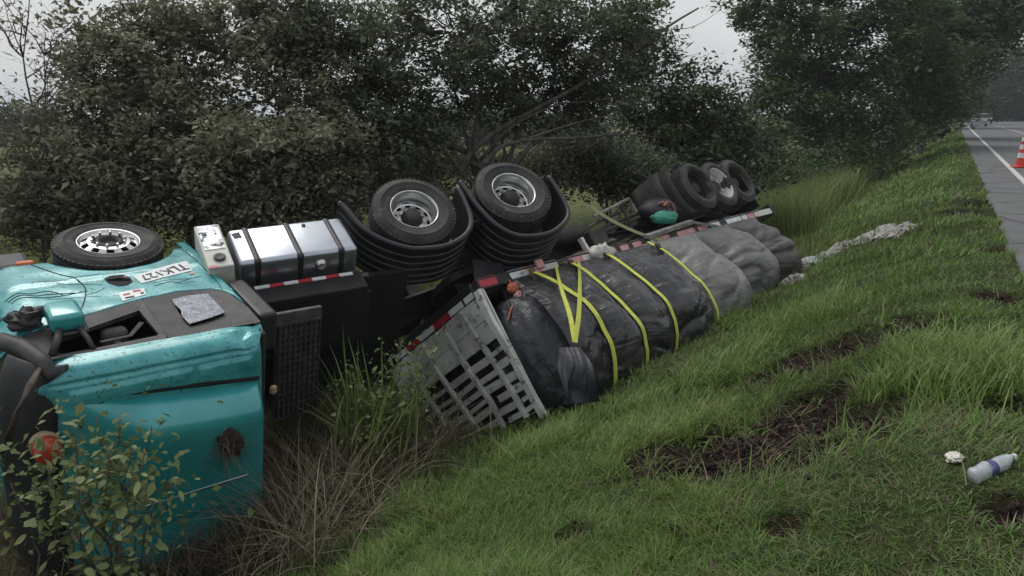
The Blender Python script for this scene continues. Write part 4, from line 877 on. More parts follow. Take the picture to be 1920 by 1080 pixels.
# spilled sacks in the grass beyond the load
def crumple(path, w, h, seed, mat, label, nu=60, nv=26):
    """a crumpled sheet of torn sacking that follows the ground along a pixel path"""
    c = spline(np.array([ground_at(u, v)[:2] for u, v in path]), nu); V = []
    for i in range(nu):
        t = c[min(i+1, nu-1)]-c[max(i-1, 0)]; t /= np.linalg.norm(t); s_ = np.array([-t[1], t[0]])
        for j in range(nv):
            q = (j/(nv-1)-.5)*2; e = i/(nu-1); ww = w*(.55+.45*math.sin(math.pi*min(1, max(0, e))))*(.75+.5*mnoise.noise(Vector((i*.23+seed, q*.7, seed)))); p = c[i]+s_*q*ww+t*.08*mnoise.noise(Vector((i*.3, j*.5, seed+2)))
            k = (1-q*q)*math.sin(math.pi*e)**.35; z = zbase(p[0], p[1])+.015+h*.72*k*(.55+.8*mnoise.noise(Vector((p[0]*2.6, p[1]*2.6, seed))))+.07*k*abs(mnoise.noise(Vector((p[0]*7, p[1]*7, seed))))+.03*mnoise.noise(Vector((p[0]*17, p[1]*17, seed)))
            V.append((p[0], p[1], z))
    F = [(i*nv+j, (i+1)*nv+j, (i+1)*nv+j+1, i*nv+j+1) for i in range(nu-1) for j in range(nv-1)]
    solo('torn_sacking', (V, F), mat, label, 'sack', np.array(V[nu//2*nv+nv//2]), 'sacks spilled in the grass', smooth=True)
crumple([(1452, 528), (1478, 515), (1505, 502)], .46, .30, 1.2, 'sack', 'dirty white sack lying against the dusty brown tarpaulin')
crumple([(1495, 512), (1518, 496), (1538, 490)], .38, .26, 5.1, 'sack_blue', 'bluish crumpled sack next to the dirty white sack by the tarpaulin')
crumple([(1470, 534), (1490, 528), (1512, 522)], .22, .14, 6.3, 'sack_dirty', 'small dirty scrap of sacking on the grass below the bluish sack')
crumple([(1530, 492), (1560, 476), (1596, 462)], .34, .22, 2.7, 'sack_dirty', 'long grey sack lying in the grass trench')
crumple([(1588, 466), (1625, 450), (1668, 440)], .52, .32, 3.4, 'sack', 'biggest pale sack with rumpled folds in the spilled row')
crumple([(1655, 446), (1678, 438), (1700, 438)], .36, .20, 4.6, 'sack_dirty', 'low torn sack at the road end of the spilled row')
# ------------------------------------------------------------------ bottle, paper, cone, posts, cars
g0 = ground_at(1822, 906); g1 = ground_at(1900, 868); up_ = np.array([0, 0, .035]); ax = g1-g0; ln = np.linalg.norm(ax); ax /= ln; a_, b_ = frame_of(ax)
bo = Thing('plastic_bottle', 'crushed empty water bottle with blue label lying in the grass', 'bottle', (g0+g1)/2)
prof_ = [(.001, 0), (.030, .004), (.036, .02), (.034, .05), (.036, .08), (.031, .11), (.034, .15), (.036, .19), (.026, .225), (.013, .25), (.012, .262)]
V, F = lathe(g0+up_, np.stack([a_, b_, ax], 1), [(r*1.05, h*ln/.28) for r, h in prof_], 20)
V = [p+np.array([.012, .012, .022])*mnoise.noise(Vector(p)*19) for p in V]; body = bo.part('bottle_body', (V, F), 'bottle_plastic', smooth=True)
bo.part('label_wrap', lathe(g0+up_, np.stack([a_, b_, ax], 1), [(.0395, .075*ln/.28), (.0385, .10*ln/.28), (.0375, .125*ln/.28)], 20), 'bottle_label', body, True)
bo.part('cap', lathe(g0+up_, np.stack([a_, b_, ax], 1), [(.015, .258*ln/.28), (.016, .28*ln/.28), (.001, .28*ln/.28)], 14), 'cone_white')
g = ground_at(1788, 868); solo('paper_scrap', lump(g+np.array([0, 0, .03]), (.06, .034, .018), .8, .45, 2, 31, 30, 20), 'paper', 'small crumpled cream paper scrap beside the water bottle', 'paper', g, smooth=True)
g = ground_at(1912, 314, lambda x, y: 0.02)
cn = Thing('traffic_cone', 'red and white striped traffic cone on the asphalt by the edge line', 'traffic cone', g)
ck_ = np.eye(3); hh = 1.0; rad = lambda z: .135-.10*z/hh
cn.part('base', bx(Fr(g, np.eye(3)), -.19, .19, -.19, .19, .004, .05, .02, 2), 'cone_red')
for k, (z0, z1, mt) in enumerate([(.05, .30, 'cone_red'), (.30, .45, 'cone_white'), (.45, .56, 'cone_red'), (.56, .70, 'cone_white'), (.70, .80, 'cone_red'), (.80, .92, 'cone_white'), (.92, 1.0, 'cone_red')]):
    o_ = .003 if mt == 'cone_white' else 0
    cn.part('sleeve' if k else 'cone_body', lathe(g, ck_, [(rad(z0)+o_, z0), (rad(z1)+o_, z1)]+([(.001, z1)] if k == 6 else []), 24), mt, smooth=True)
g = ground_at(1759, 250); solo('marker_post', join(bx(Fr(g, np.eye(3)), -.06, .06, -.06, .06, -.1, 1.1, .02), bx(Fr(g, np.eye(3)), -.065, .065, -.065, .065, .85, .97, .01)), 'post_white', 'white marker post at the roadside under the trees', 'post', g)
g = ground_at(1784, 252); solo('marker_post', join(bx(Fr(g, np.eye(3)), -.05, .05, -.05, .05, -.1, .5, .02), bx(Fr(g, np.eye(3)), -.16, .16, -.06, .06, .35, .62, .03)), 'post_yellow', 'short yellow marker post on the grass verge', 'post', g)
def car(p, ang, paint, label):
    ca, sa = math.cos(ang), math.sin(ang); f = Fr(p, np.array([[ca, -sa, 0], [sa, ca, 0], [0, 0, 1]])); c = Thing('parked_car', label, 'car', p, 'cars far down the road')
    c.part('body', prism(f, [(-2.1, .35), (2.1, .35), (2.15, .75), (1.9, .95), (.9, 1.02), (-1.7, 1.05), (-2.1, .95)], 1, -.88, .88), paint)
    c.part('cabin', prism(f, [(-1.6, 1.05), (1.0, 1.02), (.35, 1.55), (-1.1, 1.58)], 1, -.74, .74), 'car_glass'); c.part('roof', prism(f, [(-1.12, 1.58), (.36, 1.55), (.3, 1.62), (-1.0, 1.64)], 1, -.72, .72), paint)
    for x in (-1.3, 1.3):
        for y in (-.8, .8): c.part('wheel', lathe(f.pt(x, y, .34), np.stack([f.B[:, 0], f.B[:, 2], f.B[:, 1]], 1), [(.001, .09), (.2, .1), (.34, .08), (.34, -.08), (.2, -.1), (.001, -.09)], 20), 'rubber')
    for y in (-.6, .6): c.part('headlight', bx(f, -2.16, -2.08, y-.2, y+.2, .72, .86, .02), 'cone_white')
x_, y_ = xy(2.9, 118); car(np.array([x_, y_, .02]), math.pi/2-RA, 'car_grey', 'pale grey car far down the road ahead of a dark one')
x_, y_ = xy(4.6, 150); car(np.array([x_, y_, .03]), math.pi/2-RA, 'car_dark', 'dark car far down the road behind a pale one')
# ------------------------------------------------------------------ foliage
def rdirs(n): v = rng.normal(size=(n, 3)); return v/np.linalg.norm(v, axis=1, keepdims=True)
def leaf_quads(C, size, up=.5, ratio=.5, droop=.3):
    n = len(C); N = rdirs(n); N[:, 2] = np.abs(N[:, 2])+up; N /= np.linalg.norm(N, axis=1, keepdims=True)
    A = np.cross(N, rdirs(n)); A /= np.linalg.norm(A, axis=1, keepdims=True); A[:, 2] -= droop*rng.random(n); A /= np.linalg.norm(A, axis=1, keepdims=True)
    B = np.cross(N, A); B /= np.linalg.norm(B, axis=1, keepdims=True)
    L = size[:, None]; w = L*ratio*(.8+.4*rng.random((n, 1)))/2; f = N*L*.10
    return np.stack([C-A*L*.5, C+B*w-A*L*.05+f, C+A*L*.5, C-B*w-A*L*.05+f], 1)
def PB(u, v, d, ru, rv, rd): return (P(u, v, d), np.array([ru*d/FPX, rd, rv*d/FPX]))
def wiggle(a, b, n, amp, seed):
    t = np.linspace(0, 1, n)[:, None]; p = a+(b-a)*t; L = np.linalg.norm(b-a)
    for i in range(n):
        e = math.sin(math.pi*i/(n-1)); p[i] += e*amp*L*np.array([mnoise.noise(Vector((i*.6, seed, k*9.1))) for k in range(3)])
    return p
def tree(name, label, cat, base, blobs, mat, leaf, ncl, nl, r0, bark='bark', clr=.32, seed=1, limbs=None, group=None, top=None, up=.5, ratio=.5, twigs=.25, limb_r=None, bias=.45):
    T_ = Thing(name, label, cat, base, group); R = T_.R; st = np.random.default_rng(seed)
    vol = np.array([np.prod(b[1]) for b in blobs])**.67; pk = st.choice(len(blobs), ncl, p=vol/vol.sum())
    d = st.normal(size=(ncl, 3)); d /= np.linalg.norm(d, axis=1, keepdims=True); rad = st.random(ncl)**bias
    cc = np.array([blobs[k][0] for k in pk])+d*rad[:, None]*np.array([blobs[k][1] for k in pk]); cc += st.normal(size=cc.shape)*clr*.5
    g = zbase(cc[:, 0], cc[:, 1])+.1; cc[:, 2] = np.maximum(cc[:, 2], g+clr*.5)
    cv = st.random(ncl)
    k = np.repeat(np.arange(ncl), nl); off = st.normal(size=(len(k), 3))*clr*np.array([.6, .6, .42])*(.55+.9*st.random((ncl, 1)))[k]
    C = cc[k]+off; sz = leaf*np.exp(st.normal(size=len(k))*.28)
    val = np.clip(.08+.45*cv[k]+.47*st.random(len(k)), 0, 1)
    T_.raw('crown', arrmesh('crown', leaf_quads(C-R, sz, up, ratio), 4, mat, val))
    top = np.mean([b[0] for b in blobs], 0) if top is None else np.array(top)
    tr = wiggle(np.array(base)-np.array([0, 0, .3]), top, 10, .10, seed); T_.part('trunk', tube(tr, np.linspace(r0*1.1, r0*.3, 10), 10), bark, smooth=True)
    for i, b in enumerate(blobs):
        s_ = tr[3+i % 5]; q = wiggle(s_, b[0], 8, .18, seed+i*3.7); T_.part('limb', tube(q, np.linspace(r0*.36, r0*.09, 8), 6), bark, smooth=True)
    for q, ra in (limbs or []): T_.part('limb', tube(spline(q, 26), np.linspace(ra*.62, ra*.16, 26), 8), limb_r or bark, smooth=True)
    if twigs:
        tv = []
        for i in st.choice(ncl, int(ncl*twigs), replace=False):
            b = blobs[pk[i]]; q = wiggle(b[0]+(cc[i]-b[0])*.15, cc[i]+st.normal(size=3)*clr*.5, 5, .2, seed+i); tv.append(tube(q, np.linspace(r0*.10, r0*.03, 5), 4, cap=False))
        T_.part('branchwork', join(*tv), bark, fix=False, kind='stuff')
    return T_
def gbase(u, d, v=300):
    p = P(u, v, d); return np.array([p[0], p[1], zbase(p[0], p[1])])
tree('bushy_tree', 'low grey green bushy tree behind the front wheel of the truck', 'tree', gbase(170, 11.5), [PB(150, 345, 11.5, 170, 95, 1.2), (PB(60, 400, 11.3, 90, 55, .8)), PB(270, 350, 11.8, 130, 90, 1.2), PB(180, 250, 12, 100, 90, 1.0)], 'leaf_left', .10, 330, 85, .09, seed=3, clr=.26, ratio=.45)
tree('bushy_tree', 'dense olive bushy tree rising behind the silver fuel tank', 'tree', gbase(450, 12), [PB(430, 330, 12, 170, 110, 1.3), PB(570, 300, 12.3, 130, 120, 1.3), PB(350, 250, 12.5, 130, 90, 1.2), PB(500, 400, 11.8, 160, 40, .8), PB(640, 380, 12.5, 70, 50, .8)], 'leaf_left', .10, 430, 85, .10, seed=4, clr=.26, ratio=.45)
tree('broad_tree', 'tall sparse leaved tree with sky showing at its left edge', 'tree', gbase(330, 13.5), [PB(300, 130, 13, 160, 100, 1.4), PB(190, 150, 13, 80, 100, .9), PB(430, 60, 13.5, 170, 90, 1.6), PB(560, 130, 13.5, 120, 110, 1.4), PB(240, 60, 13, 100, 60, .9)], 'leaf_left', .105, 290, 80, .14, seed=5, clr=.28, ratio=.5, twigs=.4)
lb = lambda L, d: [P(u, v, d) for u, v in L]
tree('spreading_tree', 'dark spreading tree with bare pale limbs reaching over the trailer', 'tree', gbase(885, 14), [PB(690, 120, 14, 190, 120, 1.9), PB(850, 60, 14, 230, 110, 2), PB(1020, 90, 14.5, 190, 110, 1.9), PB(1150, 50, 15, 115, 75, 1.6), PB(640, 250, 13.4, 110, 110, 1.2), PB(770, 230, 14, 120, 90, 1.3), PB(950, 190, 15, 130, 70, 1.3), PB(1090, 170, 15, 90, 60, 1.2), PB(700, 330, 13.2, 100, 50, .9), PB(560, 30, 14, 160, 80, 1.5)], 'leaf_dark', .11, 560, 80, .17, seed=6, clr=.28, ratio=.45, twigs=.35,
     top=P(935, 230, 14), limbs=[(lb([(860, 330), (885, 285), (925, 250), (985, 215), (1060, 175), (1120, 140), (1190, 95), (1260, 45), (1310, 15)], 14), .10), (lb([(905, 310), (940, 275), (1000, 262), (1090, 258), (1160, 252), (1240, 258)], 13.5), .07), (lb([(985, 262), (1040, 243), (1090, 228), (1150, 215)], 13.5), .045), (lb([(900, 300), (950, 245), (1000, 215), (1050, 195), (1110, 190), (1180, 178)], 14), .05), (lb([(880, 340), (840, 290), (800, 260), (760, 200)], 14), .05), (lb([(890, 330), (870, 240), (850, 150), (860, 60)], 14.4), .07), (lb([(1190, 95), (1240, 60), (1300, 50), (1350, 20)], 14.6), .02), (lb([(1120, 140), (1180, 130), (1240, 120), (1310, 100)], 14.6), .02)], limb_r='bark')
tree('leafy_tree', 'light green tree with thin stems standing behind the trailer tyres', 'tree', gbase(1290, 20), [PB(1240, 190, 20, 90, 90, 1.7), PB(1320, 240, 20, 95, 90, 1.8), PB(1270, 290, 19.5, 110, 60, 1.7), PB(1390, 290, 21, 80, 60, 1.6), PB(1200, 130, 20, 50, 50, 1.0)], 'leaf_mid', .15, 270, 75, .10, 'bark_pale', seed=8, clr=.4, ratio=.42, twigs=.5)
tree('low_bush', 'dark low bush under the bare limbs beyond the trailer underframe', 'bush', gbase(1150, 17), [PB(1130, 320, 17, 80, 50, 1.2), PB(1210, 330, 17, 70, 45, 1.1), PB(1080, 290, 17, 60, 40, 1.0)], 'leaf_dark', .10, 150, 90, .05, seed=9, clr=.34)
tree('low_bush', 'grey green low bush filling the gap behind the drive wheels', 'bush', gbase(900, 16), [PB(830, 310, 16, 90, 45, 1.0), PB(930, 320, 16, 80, 40, 1.0), PB(1020, 315, 16.5, 70, 38, 1.0), PB(740, 330, 15.5, 70, 45, 1.0)], 'leaf_left', .095, 170, 80, .05, seed=19, clr=.32)
g1 = ground_at(1645, 332); d1 = np.linalg.norm(g1[:2]-CAM[:2])/1.03; print('right tree', g1, d1)
D = 37.
tree('broad_tree', 'large full green tree overhanging the grassy slope beside the road', 'tree', gbase(1640, D, 330), [PB(1560, 120, D, 170, 110, 4.2), PB(1480, 85, D-1, 85, 65, 3), PB(1690, 90, D+1, 130, 120, 4), PB(1480, 215, D-1, 110, 75, 3.2), PB(1620, 235, D-1, 130, 60, 3.4), PB(1740, 190, D+2, 80, 70, 3), PB(1560, -20, D, 200, 80, 4), PB(1425, 25, D, 45, 40, 2)], 'leaf_right', .26, 560, 95, .24, seed=10, clr=.60, ratio=.42, twigs=.3, up=.9)
tree('broad_tree', 'shaded tree with straight trunk between large tree and white marker post', 'tree', gbase(1716, 50, 290), [PB(1760, 110, 50, 70, 90, 4), PB(1740, 20, 50, 90, 80, 4), PB(1770, 190, 52, 45, 40, 3), PB(1830, 60, 50, 75, 60, 4), PB(1890, 10, 49, 70, 60, 4), PB(1810, 120, 51, 40, 40, 3)], 'leaf_right', .34, 330, 90, .28, seed=11, clr=.95, up=.9)
tree('low_bush', 'scrubby bush at the trunk foot of the large roadside tree', 'bush', gbase(1590, 34, 320), [PB(1560, 300, 34, 70, 38, 2), PB(1640, 300, 35, 60, 40, 2), PB(1480, 330, 32, 80, 32, 1.8)], 'leaf_right', .17, 130, 90, .07, seed=12, clr=.6)
for i, (u, d, hh, ww, lbx) in enumerate([(1768, 85, 75, 42, 'roadside tree reaching over the far bend of the road'), (1752, 115, 60, 35, 'far roadside tree behind the one over the road bend')]):
    tree('roadside_tree', lbx, 'tree', gbase(u, d, 225), [PB(u-5, 160, d, ww, hh*.6, 5), PB(u+20, 85, d, ww*1.5, hh*.8, 5)], 'leaf_right', .55, 170, 80, .3, seed=14+i, clr=1.7, up=.9)
for i, (u, d, vt, ww, lbx) in enumerate([(1845, 165, 150, 50, 'lowest tree of the hazy wood across the road'), (1905, 170, 105, 60, 'second tree of the hazy wood across the road from its low end'), (1960, 160, 70, 70, 'third tree of the hazy wood across the road from its low end'), (2040, 150, 60, 80, 'tallest tree of the hazy wood across the road'), (1870, 210, 160, 60, 'rounded tree behind the low end of the hazy wood'), (1800, 240, 180, 40, 'farthest tree closing the road at its vanishing end')]):
    tree('far_tree', lbx, 'tree', gbase(u, d, 222), [PB(u, (vt+215)/2, d, ww, (220-vt)/2, 7), PB(u+15, 190, d-4, ww, 28, 6)], 'leaf_far', .75, 170, 80, .4, seed=30+i, clr=2.6, up=.9, group='trees across the road')
tree('hedgerow_tree', 'distant pale tree clump beyond the pasture at the left', 'tree', gbase(40, 70, 260), [PB(30, 250, 70, 90, 30, 5)], 'leaf_far', .4, 120, 80, .2, seed=50, clr=1.4)
tree('hedgerow_tree', 'distant tree clump beyond the pasture behind the spreading tree', 'tree', gbase(900, 75, 260), [PB(860, 235, 75, 140, 28, 6), PB(1040, 245, 75, 120, 26, 6)], 'leaf_far', .4, 200, 80, .2, seed=51, clr=1.4)
# bare saplings at the left edge
def bare(name, label, base, top, r, seed, n2=26):
    T_ = Thing(name, label, 'tree', base); st = np.random.default_rng(seed); tr = wiggle(np.array(base)-np.array([0, 0, .2]), np.array(top), 16, .06, seed)
    T_.part('trunk', tube(tr, np.linspace(r, r*.15, 16), 7), 'bark_twig', smooth=True); H = np.linalg.norm(np.array(top)-base); L = []; tips = []
    for i in range(n2):
        k = int(4+11*st.random()); a = tr[k]; dr = st.normal(size=3)*np.array([1, .6, .25])+np.array([0, 0, .95]); dr /= np.linalg.norm(dr); q = wiggle(a, a+dr*H*(.12+.24*st.random()), 7, .15, seed+i); T_.part('limb', tube(q, np.linspace(r*.3, r*.06, 7), 5), 'bark_twig', smooth=True)
        for j in range(6):
            b = q[2+st.integers(5)]; e = st.normal(size=3)*np.array([1, .6, .4])+np.array([0, 0, .6]); e /= np.linalg.norm(e); c = b+e*H*(.05+.10*st.random()); L.append(tube(wiggle(b, c, 4, .15, seed+i*7+j), np.linspace(r*.09, r*.03, 4), 4, cap=False)); tips.append(c)
    T_.part('branchwork', join(*L), 'bark_twig', fix=False, kind='stuff')
    tips = np.array(tips); sel = tips[st.random(len(tips)) < .5]; C = np.repeat(sel, 4, 0); C = C+st.normal(size=C.shape)*.08
    T_.raw('crown', arrmesh('crown', leaf_quads(C-T_.R, .075*np.exp(st.normal(size=len(C))*.25)), 4, 'leaf_left', st.random(len(C)))); return T_
bare('bare_sapling', 'nearly leafless sapling against the pale sky at the bushes edge', gbase(75, 11), P(35, 15, 11), .04, 61, 34)
bare('bare_sapling', 'thin bare sapling leaning beside the nearly leafless one', gbase(20, 10.5), P(85, 60, 10.5), .03, 62, 22)
# ------------------------------------------------------------------ leafy bush in front of the cab: every leaf a piece of its own
def leaf_piece(seed):
    random.seed(seed); V = []; F = []; n = 6
    for i in range(n+1):
        t = i/n; w = .30*math.sin(math.pi*min(1, t*1.02))**.8*(1-.35*t); z = -.22*t*t+.04*math.sin(t*5+seed)
        V += [(t, -w/1.0, z+.05), (t, 0, z), (t, w/1.0, z+.05)]
    for i in range(n): F += [(i*3, i*3+1, i*3+4, i*3+3), (i*3+1, i*3+2, i*3+5, i*3+4)]
    me = newmesh('leaf', V, F, 'leaf_bush', True); a = me.attributes.new('v', 'FLOAT', 'POINT'); a.data.foreach_set('value', [random.uniform(.1, .95)]*len(V)); return me
LEAFS = [leaf_piece(i) for i in range(10)]
def leafy_bush(name, label, base, tops, nstem_leaf, lsize, seed):
    T_ = Thing(name, label, 'bush', base); st = np.random.default_rng(seed); cnt = 0
    for k, tp in enumerate(tops):
        q = wiggle(base+np.array([*(st.normal(size=2)*.08), -.05]), tp, 12, .12, seed+k); stem = T_.part('stem', tube(q, np.linspace(.012, .004, 12), 6), 'bark_twig', smooth=True)
        for i in range(nstem_leaf):
            t = .55+.45*st.random()**.8; a = q[int(t*11)]; az = st.random()*6.283; reach = st.random()*.20*(1.2-t*.6)
            c = a+np.array([math.cos(az)*reach, math.sin(az)*reach, .10*st.random()-.04])
            if i % 3 == 0: T_.part('twig', tube([a, (a+c)/2+np.array([0, 0, .02]), c], [.004, .003, .002], 4), 'bark_twig', stem)
            o = obj('leaf', LEAFS[st.integers(len(LEAFS))], stem); o.location = c-T_.R; s_ = lsize*(.6+.7*st.random()); o.scale = (s_, s_*(.75+.4*st.random()), s_)
            o.rotation_euler = (st.normal()*.5, st.normal()*.4+.15, az+st.normal()*.7); cnt += 1
    return T_, cnt
bb_ = gbase(190, 5.3, 1050)
FB, _c = leafy_bush('leafy_bush', 'pale green broad leaved bush growing in front of the truck roof', bb_, [P(u, v, d) for u, v, d in ((140, 800, 5.3), (180, 780, 5.4), (225, 785, 5.3), (285, 800, 5.2), (320, 875, 5.2), (270, 850, 5.0), (205, 840, 5.0), (140, 860, 5.0), (90, 880, 5.1), (240, 900, 4.9), (290, 935, 5.0), (60, 900, 5.2), (165, 920, 4.9), (110, 840, 5.2), (20, 905, 5.3), (250, 815, 5.2), (120, 950, 4.9), (215, 960, 4.9))], 16, .085, 5)
st = np.random.default_rng(77); C = np.array([P(u, v, 5.3) for u, v in zip(st.normal(size=760)*75+185, st.normal(size=760)*55+900)])+st.normal(size=(760, 3))*.12
FB.raw('inner_foliage', arrmesh('inner_foliage', leaf_quads(C-FB.R, .07*np.exp(st.normal(size=760)*.25), ratio=.55), 4, 'leaf_bush', st.random(760)*.6), kind='stuff')
# small yellow-green shrub by the headboard
sb = gbase(725, 7.9, 880); S2 = Thing('small_shrub', 'small yellow green shrub against the slatted headboard', 'bush', sb); st = np.random.default_rng(9); tips = []
for k in range(16):
    tp = P(*[(660, 690), (700, 720), (750, 640), (770, 680), (790, 700), (720, 660), (690, 760), (740, 740), (780, 740), (670, 730), (640, 720), (710, 780), (760, 780), (735, 700), (800, 650), (820, 640)][k], 7.75+.25*st.random()); q = wiggle(sb+np.array([*(st.normal(size=2)*.12), 0]), tp, 10, .12, k); S2.part('stem', tube(q, np.linspace(.008, .003, 10), 5), 'bark_twig'); tips += [q[i] for i in range(4, 10)]
tips = np.array(tips); C = np.repeat(tips, 13, 0); C = C+st.normal(size=C.shape)*.085; S2.raw('foliage', arrmesh('foliage', leaf_quads(C-S2.R, .052*np.exp(st.normal(size=len(C))*.3), ratio=.7), 4, 'leaf_bush', np.clip(st.random(len(C))*.75, 0, 1)))
# ------------------------------------------------------------------ grasses
def blades(Pb, L, w, az, lean, curl, nseg=3):
    """Pb (N,3) roots; bent, tapering strips"""
    N = len(Pb); a = np.stack([np.cos(az), np.sin(az), 0*az], 1); s = np.stack([-np.sin(az), np.cos(az), 0*az], 1); pts = [Pb]; ang = lean.copy()
    for k in range(nseg):
        st_ = (L/nseg)[:, None]; pts.append(pts[-1]+st_*(a*np.sin(ang)[:, None]+np.array([0, 0, 1.])*np.cos(ang)[:, None])); ang = ang+curl/nseg
    V = []
    for k in range(nseg): ww = (w*(1-(k/nseg)**1.6)/2)[:, None]; V += [pts[k]-s*ww, pts[k]+s*ww]
    V.append(pts[-1]); F = [(2*k, 2*k+1, 2*k+3, 2*k+2) for k in range(nseg-1)]+[(2*nseg-2, 2*nseg-1, 2*nseg)]
    return np.stack(V, 1), F
def grass(name, X, Y, L, w, lean, curl, mat, val, label=None, nseg=2, azbias=None, sink=.02, cat=None):
    n = len(X); Z = zt(X, Y)-sink; az = rng.random(n)*6.283 if azbias is None else azbias+rng.normal(size=n)*1.5
    V, F = blades(np.stack([X, Y, Z], 1), L, w, az, lean, curl, nseg); me = arrmesh(name, V, 0, mat, np.clip(val, 0, 1), F)
    return obj(name, me, None, kind='stuff', label=label, category='grass')
# mown slope: density falls off with distance, as blades get wider
N = 460000
d_ = np.exp(rng.uniform(math.log(2.1), math.log(75), N)); az_ = rng.uniform(-.72, .74, N); X = d_*np.sin(az_); Y = d_*np.cos(az_)
s_, r_ = sr(X, Y); sm = soil(X, Y); pat = fbm(X*1.3, Y*1.3, 4); pat2 = fbm(X*.45+40, Y*.45, 3)
ok = (s_ < edge(r_)-.02+.06*rng.random(N)) & (s_ > -7.5) & (rng.random(N) > sm*.95) & (rng.random(N) < .75+.6*pat)
ditch = sstep(-4.4, -5.4, s_); ok &= rng.random(N) > ditch*.75
near_road = sstep(-.3, .55, s_); thin = sstep(-1.4, 0, s_)*sstep(7, 3, d_)      # worn, half-dry verge by the road
ok &= rng.random(N) > thin*.35
X, Y, d_, s_, r_, pat, pat2, near_road, thin = [q[ok] for q in (X, Y, d_, s_, r_, pat, pat2, near_road, thin)]; n = len(X); print('blades', n)
tuft = sstep(.50, .68, fbm(X*1.9+7, Y*1.9+3, 3))
L = (.06+.09*pat+.11*tuft*(1-thin*.6))*(.45+1.05*rng.random(n)**1.3)*(1-.35*near_road)*(1+.004*d_); w = (.0042+.0035*rng.random(n)+.003*tuft)*np.maximum(1, d_/5.)
azb = 6.283*fbm(X*.9+11, Y*.9+4, 2)*1.6; dry = rng.random(n) < (.12+.34*thin+.16*sstep(.55, .35, pat2)+.25*sstep(-4.2, -5.2, s_))
val = .10+.45*pat2+.28*rng.random(n)+.12*tuft-.10*thin; lean = np.abs(rng.normal(size=n))*.45+.12+.35*thin; curl = .5+1.0*rng.random(n)
k = ~dry; kn = k & (d_ < 9); kf = k & ~(d_ < 9)
grass('grass_near', X[kn], Y[kn], L[kn], w[kn], lean[kn], curl[kn], 'grass', val[kn], 'short green grass on the near part of the road slope', 3, azb[kn])
grass('grass_far', X[kf], Y[kf], L[kf], w[kf], lean[kf], curl[kf], 'grass', val[kf], 'short green grass on the far part of the road slope', 2, azb[kf])
grass('dry_grass', X[dry], Y[dry], L[dry]*1.1, w[dry]*.8, lean[dry]+.35, curl[dry]+.3, 'grass_dry', .25+.6*rng.random(dry.sum()), 'withered straw scattered through the slope grass', 2, None)
# matted short growth close to the road
N2 = 110000; d2 = np.exp(rng.uniform(math.log(2.0), math.log(8.5), N2)); a2 = rng.uniform(-.72, .74, N2); X2 = d2*np.sin(a2); Y2 = d2*np.cos(a2); s2_, r2_ = sr(X2, Y2)
k2 = (s2_ < edge(r2_)-.03) & (s2_ > -5.2) & (rng.random(N2) > .95*soil(X2, Y2)); X2, Y2, d2 = X2[k2], Y2[k2], d2[k2]; n2 = len(X2)
grass('matted_grass', X2, Y2, .035+.06*rng.random(n2), .004+.004*rng.random(n2), .5+.8*rng.random(n2), .3+.9*rng.random(n2), 'grass', .05+.4*fbm(X2*.7, Y2*.7, 3)+.4*rng.random(n2)**2, 'matted short growth under the slope grass', 2)
# coarse longer tufts standing out of the mown grass
cx = []; 
for (u, v, q, nn) in [(1750, 690, .55, 1500), (1830, 720, .5, 1200), (1650, 730, .4, 600), (1900, 690, .5, 800), (1560, 840, .3, 300), (1180, 830, .3, 300), (1050, 830, .35, 500), (1500, 600, .6, 900)]:
    g = ground_at(u, v); a = rng.normal(size=(nn, 2))*q*.5; cx.append(np.column_stack([g[0]+a[:, 0], g[1]+a[:, 1]]))
cx = np.vstack(cx); n = len(cx)
ok = (sr(cx[:, 0], cx[:, 1])[0] < .7) & (soil(cx[:, 0], cx[:, 1]) < .15); cx = cx[ok]; n = len(cx)
grass('coarse_grass', cx[:, 0], cx[:, 1], .16+.20*rng.random(n), .007+.006*rng.random(n), .15+.4*rng.random(n), .7+.8*rng.random(n), 'grass', .35+.6*rng.random(n), 'coarse long bladed grass tufts on the slope', 4)
# torn earth: clods, roots and straw
cl = []
for a, b_, q in SOIL:
    nn = int(420*q*q/.1); t = rng.normal(size=(nn, 2))*q*.55; cl.append(np.column_stack([a+t[:, 0], b_+t[:, 1]]))
cl = np.vstack(cl); cl = cl[(sr(cl[:, 0], cl[:, 1])[0] < .76) & (rng.random(len(cl)) < .25+.75*soil(cl[:, 0], cl[:, 1]))]; n = len(cl); sz = .004+.015*rng.random(n)**3
base8 = np.array([(x, y, z) for z in (-1, 1) for y in (-1, 1) for x in (-1, 1)])*.6
Vc = base8[None]*(.6+.8*rng.random((n, 8, 1)))*sz[:, None, None]; an = rng.random(n)*6.28; ca, sa = np.cos(an), np.sin(an)
Vc = np.stack([Vc[..., 0]*ca[:, None]-Vc[..., 1]*sa[:, None]+Vc[..., 2]*.3, Vc[..., 0]*sa[:, None]+Vc[..., 1]*ca[:, None], Vc[..., 2]*.8+Vc[..., 0]*.3], -1)+np.column_stack([cl, zt(cl[:, 0], cl[:, 1])+sz*.2])[:, None, :]
me = arrmesh('soil_clods', Vc, 0, 'soil_bits', rng.random(n)**2, [(0, 2, 3, 1), (4, 5, 7, 6), (0, 1, 5, 4), (2, 6, 7, 3), (0, 4, 6, 2), (1, 3, 7, 5)]); obj('soil_clods', me, None, kind='stuff', label='dark crumbly clods of torn up earth on the slope', category='soil')
st_ = cl[rng.random(n) < .03]; st_ = st_+rng.normal(size=st_.shape)*.12; st_ = st_[sr(st_[:, 0], st_[:, 1])[0] < .7]; n = len(st_)
grass('torn_straw', st_[:, 0], st_[:, 1], .10+.22*rng.random(n), .003+.005*rng.random(n), .9+.5*rng.random(n), .5*rng.random(n), 'grass_dry', .2+.75*rng.random(n)**1.5, 'torn roots and straw strewn over the bare earth', 3, None, -.005)
